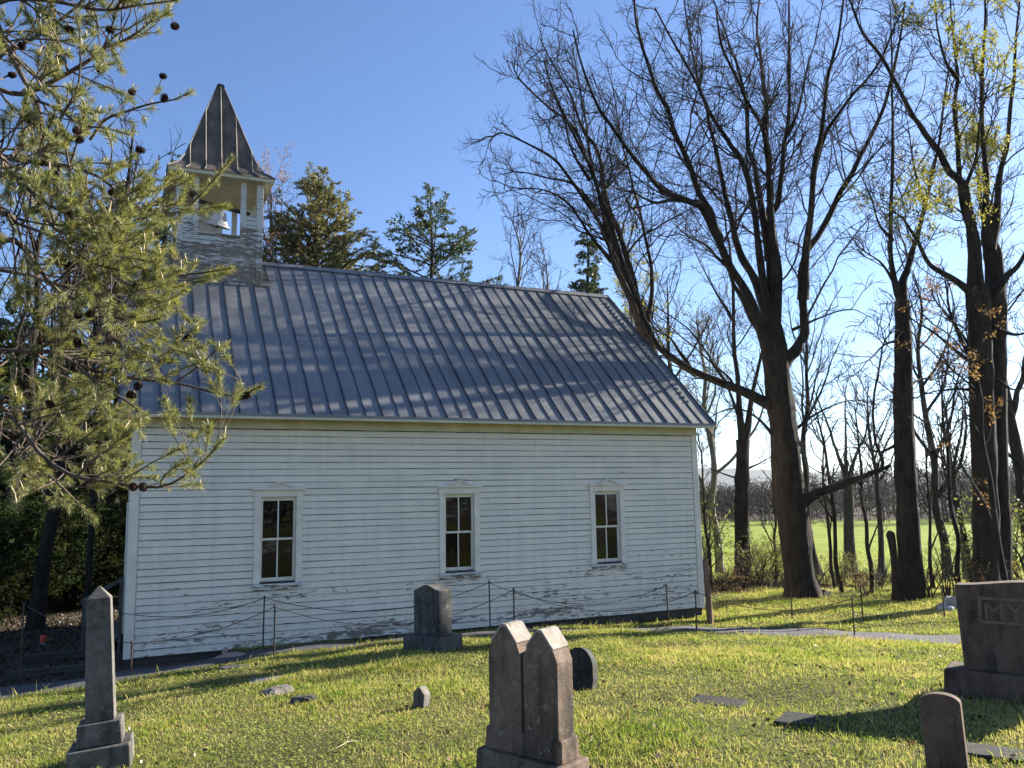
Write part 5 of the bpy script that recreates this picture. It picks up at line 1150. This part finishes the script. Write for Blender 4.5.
# ------------------------------------------------------------------ grass and ground cover
FOOT = [(q.location.x, q.location.y) for q in bpy.data.objects if q.parent is None and q.get('category') in ('gravestone',)]
def lawn_grass():
    g = np.random.default_rng(9); n = 1300000
    # more blades near the camera, where each can be told apart
    x = g.uniform(-7, 22, n); y = g.uniform(-15.2, 4.5, n); d = np.hypot(x-CAM[0], y-CAM[1])
    m = lawn_mask(x, y); pd = pdist(x, y); patch = np.clip(.5+.45*wob(x*1.1+3, y*1.1)+.35*wob(x*3.3, y*3.3+1), 0, 1)
    a = np.degrees(np.arctan2(x-CAM[0], y-CAM[1]))
    wt = np.clip(9.0/(d+1.2), .12, 1.0)**1.0*m*(pd > .02+.06*g.random(n))*(.12+.88*patch)*(a > -18)*(a < 68)*(d > 1.5)
    for fx, fy in FOOT: wt = wt*(np.hypot(x-fx, y-fy) > .16)
    k = g.random(n) < wt; x, y, d, patch = x[k], y[k], d[k], patch[k]; n = len(x)
    tuft = np.clip(wob(x*3.1, y*3.1+2)+.25*wob(x*7, y*7), -1, 1); edge = np.exp(-np.clip(pd[k], 0, 9)/.35)
    L = (.016+.022*np.clip(tuft, 0, 1)+.020*g.random(n)**2+.018*patch*patch+.022*edge)*(1+.04*d); L *= np.where(g.random(n) < .02, 2.0, .92)
    for fx, fy in FOOT: L += .035*np.exp(-np.clip(np.hypot(x-fx, y-fy)-.30, 0, 9)/.10)*g.random(n)
    W = (.0011+.00019*d)*g.uniform(.7, 1.4, n)
    z = hgt(x, y); az = g.uniform(0, 2*np.pi, n); lean = g.uniform(.15, 1.0, n)
    dx, dy = np.cos(az), np.sin(az); px_, py_ = -dy, dx
    b = np.c_[x, y, z-.004]; dirv = np.c_[dx*lean, dy*lean, np.ones(n)]; dirv = unit(dirv); mid = b+dirv*(L*.55)[:, None]; d2 = unit(dirv+np.c_[dx, dy, -np.ones(n)*.25]*lean[:, None]*.6); tip = mid+d2*(L*.5)[:, None]
    w_ = np.c_[px_, py_, np.zeros(n)]*W[:, None]
    V = np.stack([b-w_, b+w_, mid+w_*.8, tip, mid-w_*.8], 1).reshape(-1, 3); i = np.arange(n)[:, None]*5
    mb = MB(); mb.add(V, np.c_[i, i+1, i+2, i+3, i+4])
    m_, nt, N, Lk = newmat('grass_blade'); v = coords(N, Lk, 'World'); ge = node(N, 'ShaderNodeNewGeometry')
    f = mth(N, Lk, 'ADD', mth(N, Lk, 'MULTIPLY', ge.outputs['Random Per Island'], .34), mth(N, Lk, 'MULTIPLY', mth(N, Lk, 'ADD', mth(N, Lk, 'MULTIPLY', noise(N, Lk, v, .8, 6, .7), 1.3), mth(N, Lk, 'MULTIPLY', mth(N, Lk, 'SUBTRACT', noise(N, Lk, v, 4.5, 3), .5), 1.1)), .62))
    c = ramp(N, Lk, f, [(.22, (.055, .11, .022)), (.36, (.14, .22, .04)), (.48, (.27, .32, .08)), (.60, (.42, .40, .16)), (.76, (.54, .44, .26))])
    di = node(N, 'ShaderNodeBsdfDiffuse'); Lk.new(c, di.inputs[0]); tr = node(N, 'ShaderNodeBsdfTranslucent'); Lk.new(mixc(N, Lk, 1.0, c, (1.25, 1.3, .75), 'MULTIPLY'), tr.inputs[0])
    mx = node(N, 'ShaderNodeMixShader'); mx.inputs[0].default_value = .45; Lk.new(di.outputs[0], mx.inputs[1]); Lk.new(tr.outputs[0], mx.inputs[2]); out(N, Lk, mx.outputs[0])
    o = mb.build('grass', m_); tag(o, 'short yellow green spring grass of the churchyard', 'grass', kind='stuff')
    # broad leaves of clover and moss between the blades
    n = 480000; x = g.uniform(-6, 16, n); y = g.uniform(-15, 1.5, n); d = np.hypot(x-CAM[0], y-CAM[1]); a = np.degrees(np.arctan2(x-CAM[0], y-CAM[1]))
    k = (g.random(n) < np.clip(7/(d+1), .1, 1)*lawn_mask(x, y)*np.clip(1.05-.9*np.clip(.5+.45*wob(x*1.1+3, y*1.1)+.35*wob(x*3.3, y*3.3+1), 0, 1), .15, 1))*(pdist(x, y) > .05)*(a > -18)*(a < 62)
    x, y, d = x[k], y[k], d[k]; n = len(x); C = np.c_[x, y, hgt(x, y)+.006+.016*g.random(n)]
    nn = unit(np.c_[g.normal(0, .38, (n, 2)), np.ones(n)]); u = unit(np.cross(nn, g.normal(size=(n, 3)))); w_ = np.cross(nn, u); s = ((.005+.0007*d)*g.uniform(.6, 1.4, n))[:, None]
    V = np.stack([C-u*s, C+w_*s*.8, C+u*s, C-w_*s*.8], 1).reshape(-1, 3); mb = MB(); mb.add(V, np.arange(n)[:, None]*4+np.arange(4)[None])
    o = mb.build('ground_cover', leafmat('clover_leaf', [(.2, (.12, .18, .035)), (.5, (.26, .31, .075)), (.8, (.45, .41, .14))], .35, sc=1.1, rnd=.4, gloss=0)); tag(o, 'low yellow green weeds and moss between the grass', 'ground cover', kind='stuff')
    # fallen leaves under the trees and along the path
    n = 90000; x = np.r_[g.uniform(9, 26, n), g.uniform(-9, 2, n//4)]; y = np.r_[g.uniform(-3, 14, n), g.uniform(.5, 9, n//4)]; n = len(x)
    k = (g.random(n) < (1-lawn_mask(x, y))*.9+.06)*(pdist(x, y) > -.1)*(x > 3); x, y = x[k], y[k]; n = len(x); C = np.c_[x, y, hgt(x, y)+.012+.02*g.random(n)]
    nn = unit(np.c_[g.normal(0, .5, (n, 2)), np.ones(n)]); u = unit(np.cross(nn, g.normal(size=(n, 3)))); w_ = np.cross(nn, u); s = (.035*g.uniform(.6, 1.4, n))[:, None]
    V = np.stack([C-u*s, C+w_*s*.6, C+u*s, C-w_*s*.6], 1).reshape(-1, 3); mb = MB(); mb.add(V, np.arange(n)[:, None]*4+np.arange(4)[None])
    n = 45000; x = g.uniform(-12, 2.5, n); y = g.uniform(-.5, 16, n); k = (lawn_mask(x, y) < .5)*(pdist(x, y) > -.2)*((x < -.1)|(y > 7.7)); x, y = x[k], y[k]; n = len(x); C = np.c_[x, y, hgt(x, y)+.012+.03*g.random(n)]
    ml = MB(); scatter_leaves(ml, C, .06, g, .6); tag(ml.build('wood_floor_litter', leafmat('shade_dark_litter', [(.2, (.012, .013, .007)), (.8, (.045, .036, .02))], .15)), 'fallen leaves on the floor of the left wood, coloured dark for its shade', 'leaf litter', kind='stuff')  # litter colour darkened to stand for the wood's deep shade
    n = 1500; x = g.uniform(-5, 12, n); y = g.uniform(-14.5, 0, n); k = lawn_mask(x, y) > .5; x, y = x[k], y[k]; C = np.c_[x, y, hgt(x, y)+.03]
    scatter_leaves(mb, C, .05, g, .6)
    o = mb.build('leaf_litter', M['litter']); tag(o, 'fallen brown leaves under the trees', 'leaf litter', kind='stuff')
    # sparse rough grass beyond the path, long enough to catch the sun
    n = 120000; x = g.uniform(8, 30, n); y = g.uniform(-6, 12, n); r = np.hypot(x-CAM[0], y-CAM[1]); k = (pdist(x, y) > .03)*(y > np.interp(x, PATH[:, 0], PATH[:, 1]))*(g.random(n) < .9*np.clip(.4+wob(x*.9, y*.9+4)*.9, 0, 1)*sstep(9, 4, y-.1*(x-10)))
    x, y, r = x[k], y[k], r[k]; n = len(x); az = g.uniform(0, 6.28, n); L = g.uniform(.05, .14, n); W = .0045*g.uniform(.7, 1.4, n); b = np.c_[x, y, hgt(x, y)-.01]
    dd = unit(np.c_[np.cos(az)*.5, np.sin(az)*.5, np.ones(n)]); w_ = np.c_[-np.sin(az), np.cos(az), np.zeros(n)]*W[:, None]; V = np.stack([b-w_, b+w_, b+dd*L[:, None]], 1).reshape(-1, 3); mb = MB(); mb.add(V, np.arange(n)[:, None]*3+np.arange(3)[None])
    o = mb.build('rough_grass', m_); tag(o, 'thin rough grass beyond the path', 'grass', kind='stuff')
lawn_grass()
def field_grass():
    g = np.random.default_rng(19); n = 130000; az = np.radians(g.uniform(24, 66, n)); r = 30+74*g.random(n)**1.5; x, y = CAM[0]+np.sin(az)*r, CAM[1]+np.cos(az)*r
    k = (g.random(n) < np.clip(.55+.5*wob(x*.35, y*.35)+.3*wob(x*1.1, y*1.2), .08, 1)*np.where(r < 36, 1, .6)); x, y, r = x[k], y[k], r[k]; n = len(x)
    L = g.uniform(.10, .26, n)*np.where(r < 36, 1.5, .9); W = .0005*r*g.uniform(.7, 1.4, n); a = g.uniform(0, 6.28, n); b = np.c_[x, y, hgt(x, y)-.02]; dd = unit(np.c_[np.cos(a)*.6, np.sin(a)*.6, np.ones(n)])
    w_ = np.c_[-np.sin(a), np.cos(a), np.zeros(n)]*W[:, None]; V = np.stack([b-w_, b+w_, b+dd*L[:, None]], 1).reshape(-1, 3); mb = MB(); mb.add(V, np.arange(n)[:, None]*3+np.arange(3)[None])
    o = mb.build('field_grass', bpy.data.materials['grass_blade']); tag(o, 'tussocky meadow grass of the field beyond the trees', 'grass', kind='stuff')
field_grass()
def brush():
    g = np.random.default_rng(43); n = 26000; x = g.uniform(10.5, 30, n); y = g.uniform(1.0, 13, n); e = y-(3.6+.10*(x-11)); k = (e > 0)*(g.random(n) < np.clip(.35+.6*wob(x*.9, y*.9), .06, 1)); x, y = x[k], y[k]; n = len(x)
    H = g.uniform(.15, .65, n); b = np.c_[x, y, hgt(x, y)-.03]; d = unit(np.c_[g.normal(0, .45, (n, 2)), np.ones(n)]); P = np.stack([b, b+d*H[:, None]*.5, b+unit(d+g.normal(0, .3, (n, 3)))*H[:, None]], 1)
    mb = MB(); mb.tubes(P, np.tile([[.006, .005, .0025]], (n, 1)), 3); o = mb.build('brush', M['twig']); tag(o, 'tangled dead stems and briars under the trees beyond the path', 'brush', kind='stuff')
brush()
def sticks():
    for i, (px, py, z, L, rz, lab) in enumerate([(345, 742, .5, .35, .5, 'pale dead twig lying in the lawn left of the double gravestone'), (590, 737, .55, .2, 1.0, 'short pale twig lying right beside the double gravestone'), (676, 762, .6, .3, .9, 'thin dark twig lying in the lawn in the middle foreground')]):
        p = atz(px, py, z); gq = gz(p[0], p[1]); t = np.linspace(-.5, .5, 6); P = np.c_[t*L, .02*np.sin(t*7), .022+.012*np.cos(t*5)]
        mb = MB(); mb.tubes(P[None], np.array([[.0015, .0025, .003, .0025, .002, .001]]), 6); Q = np.array([[P[3], P[3]+[.05, .05, .015], P[3]+[.10, .08, .01]]]); mb.tubes(Q, np.array([[.002, .0016, .001]]), 5)
        o = mb.build('twig', M['candle' if i < 2 else 'twig'], None, True); o.location = (p[0], p[1], gq); o.rotation_euler = (0, 0, rz); tag(o, lab, 'twig', 'twigs lying in the grass')
sticks()
# ------------------------------------------------------------------ far woods and hills
def far_wood():
    g = np.random.default_rng(31); mb = MB(); n = 900
    az = np.radians(g.uniform(8, 84, n)); r = g.uniform(195, 330, n); lf = np.arange(n) > 620; az = np.where(lf, np.radians(g.uniform(-42, 9, n)), az); r = np.where(lf, 55+75*g.random(n), r)
    x, y = CAM[0]+np.sin(az)*r, CAM[1]+np.cos(az)*r; z = hgt(x, y); H = g.uniform(8, 13, n)*(1+.25*np.sin(az*9))+(r-195)*.035
    H = H*np.interp(np.degrees(az), [8, 40, 50, 60, 84], [1.0, .85, 1.0, 1.25, 1.4]); H = np.where(lf, g.uniform(6, 10, n), H)
    P = np.zeros((n, 2, 3)); P[:, 0] = np.c_[x, y, z-.3]; P[:, 1] = np.c_[x, y, z+H*.75]; mb.tubes(P, np.c_[np.full(n, .22), np.full(n, .08)], 4)
    m = 190; ii = np.repeat(np.arange(n), m); q = g.normal(size=(len(ii), 3)); q = unit(q)*g.random((len(ii), 1))**.45
    C = np.c_[x[ii]+q[:, 0]*H[ii]*.36, y[ii]+q[:, 1]*H[ii]*.36, z[ii]+H[ii]*(.42+.5*q[:, 2])]; ax = unit(q*[1, 1, .7]+[0, 0, .8])
    scatter_leaves(mb, C, 1.5, g, .16, ax*1.3)
    o = mb.build('far_woodland', M['farwood']); tag(o, 'grey brown leafless woods along the far side of the field', 'woodland', kind='stuff')
far_wood()
def hills():
    n, k = 260, 16; az = np.radians(np.linspace(-40, 130, n)); mb = MB()
    def prof(a, s): return sum(np.sin(a*f+s*i+i*i)/f**.75 for i, f in enumerate((5, 9, 17, 31, 57, 97)))
    for r, h0, h1, s in ((900, 6, 9, 1.0), (2600, 62, 26, 2.2)):
        ridge = h0+h1*prof(az, s)*.5+ (22*np.exp(-((np.degrees(az)-36)/7)**2) if r > 2000 else 6*np.exp(-((np.degrees(az)-58)/8)**2))
        rows = []
        for j in range(k):
            t = j/(k-1); rr = r*(.72+.28*t); zz = -6+(np.maximum(ridge, 2)+6)*t**1.15+np.sin(az*180+j)*(.4 if r < 2000 else 2.)*t
            rows.append(np.c_[CAM[0]+np.sin(az)*rr, CAM[1]+np.cos(az)*rr, zz])
        V = np.array(rows).reshape(-1, 3); i = (np.arange(k-1)[:, None]*n+np.arange(n-1)[None]).ravel(); mb.add(V, np.c_[i, i+n, i+n+1, i+1])
    m = simple('hill_woods', [(.3, (.055, .05, .036)), (.55, (.085, .075, .052)), (.75, (.06, .075, .04))], .02, .95, .6, .12, kind='World', dist=4.0)
    tag(mb.build('hills', m, None, True), kind='structure')
hills()
# trees standing behind the photographer, seen only in the window panes
for i, (x, y, H, r) in enumerate([(-16, -30, 13, 3.5), (-3, -34, 15, 3.8), (9, -33, 12, 3.2), (20, -31, 14, 3.6)]):
    evergreen('hemlock_tree', (x, y), H, r, ['evergreen behind the photographer, far left of the group', 'tallest evergreen behind the photographer', 'shortest evergreen behind the photographer', 'evergreen behind the photographer, far right of the group'][i], 90+i, 'hemlock', 'cone', .4, .4, 'evergreens behind the photographer', t0=.04)

# ------------------------------------------------------------------ the air
def haze():
    mb = MB(); mb.box((-3300, -3300, -9), (3300, 3300, 175)); m, nt, N, L = newmat('haze')
    v = node(N, 'ShaderNodeVolumePrincipled'); v.inputs['Color'].default_value = (.76, .87, 1, 1); v.inputs['Density'].default_value = HAZE; v.inputs['Anisotropy'].default_value = .5
    o = node(N, 'ShaderNodeOutputMaterial'); L.new(v.outputs[0], o.inputs['Volume']); tag(mb.build('haze', m), kind='stuff')
HAZE = 0.00008
if HAZE: haze()
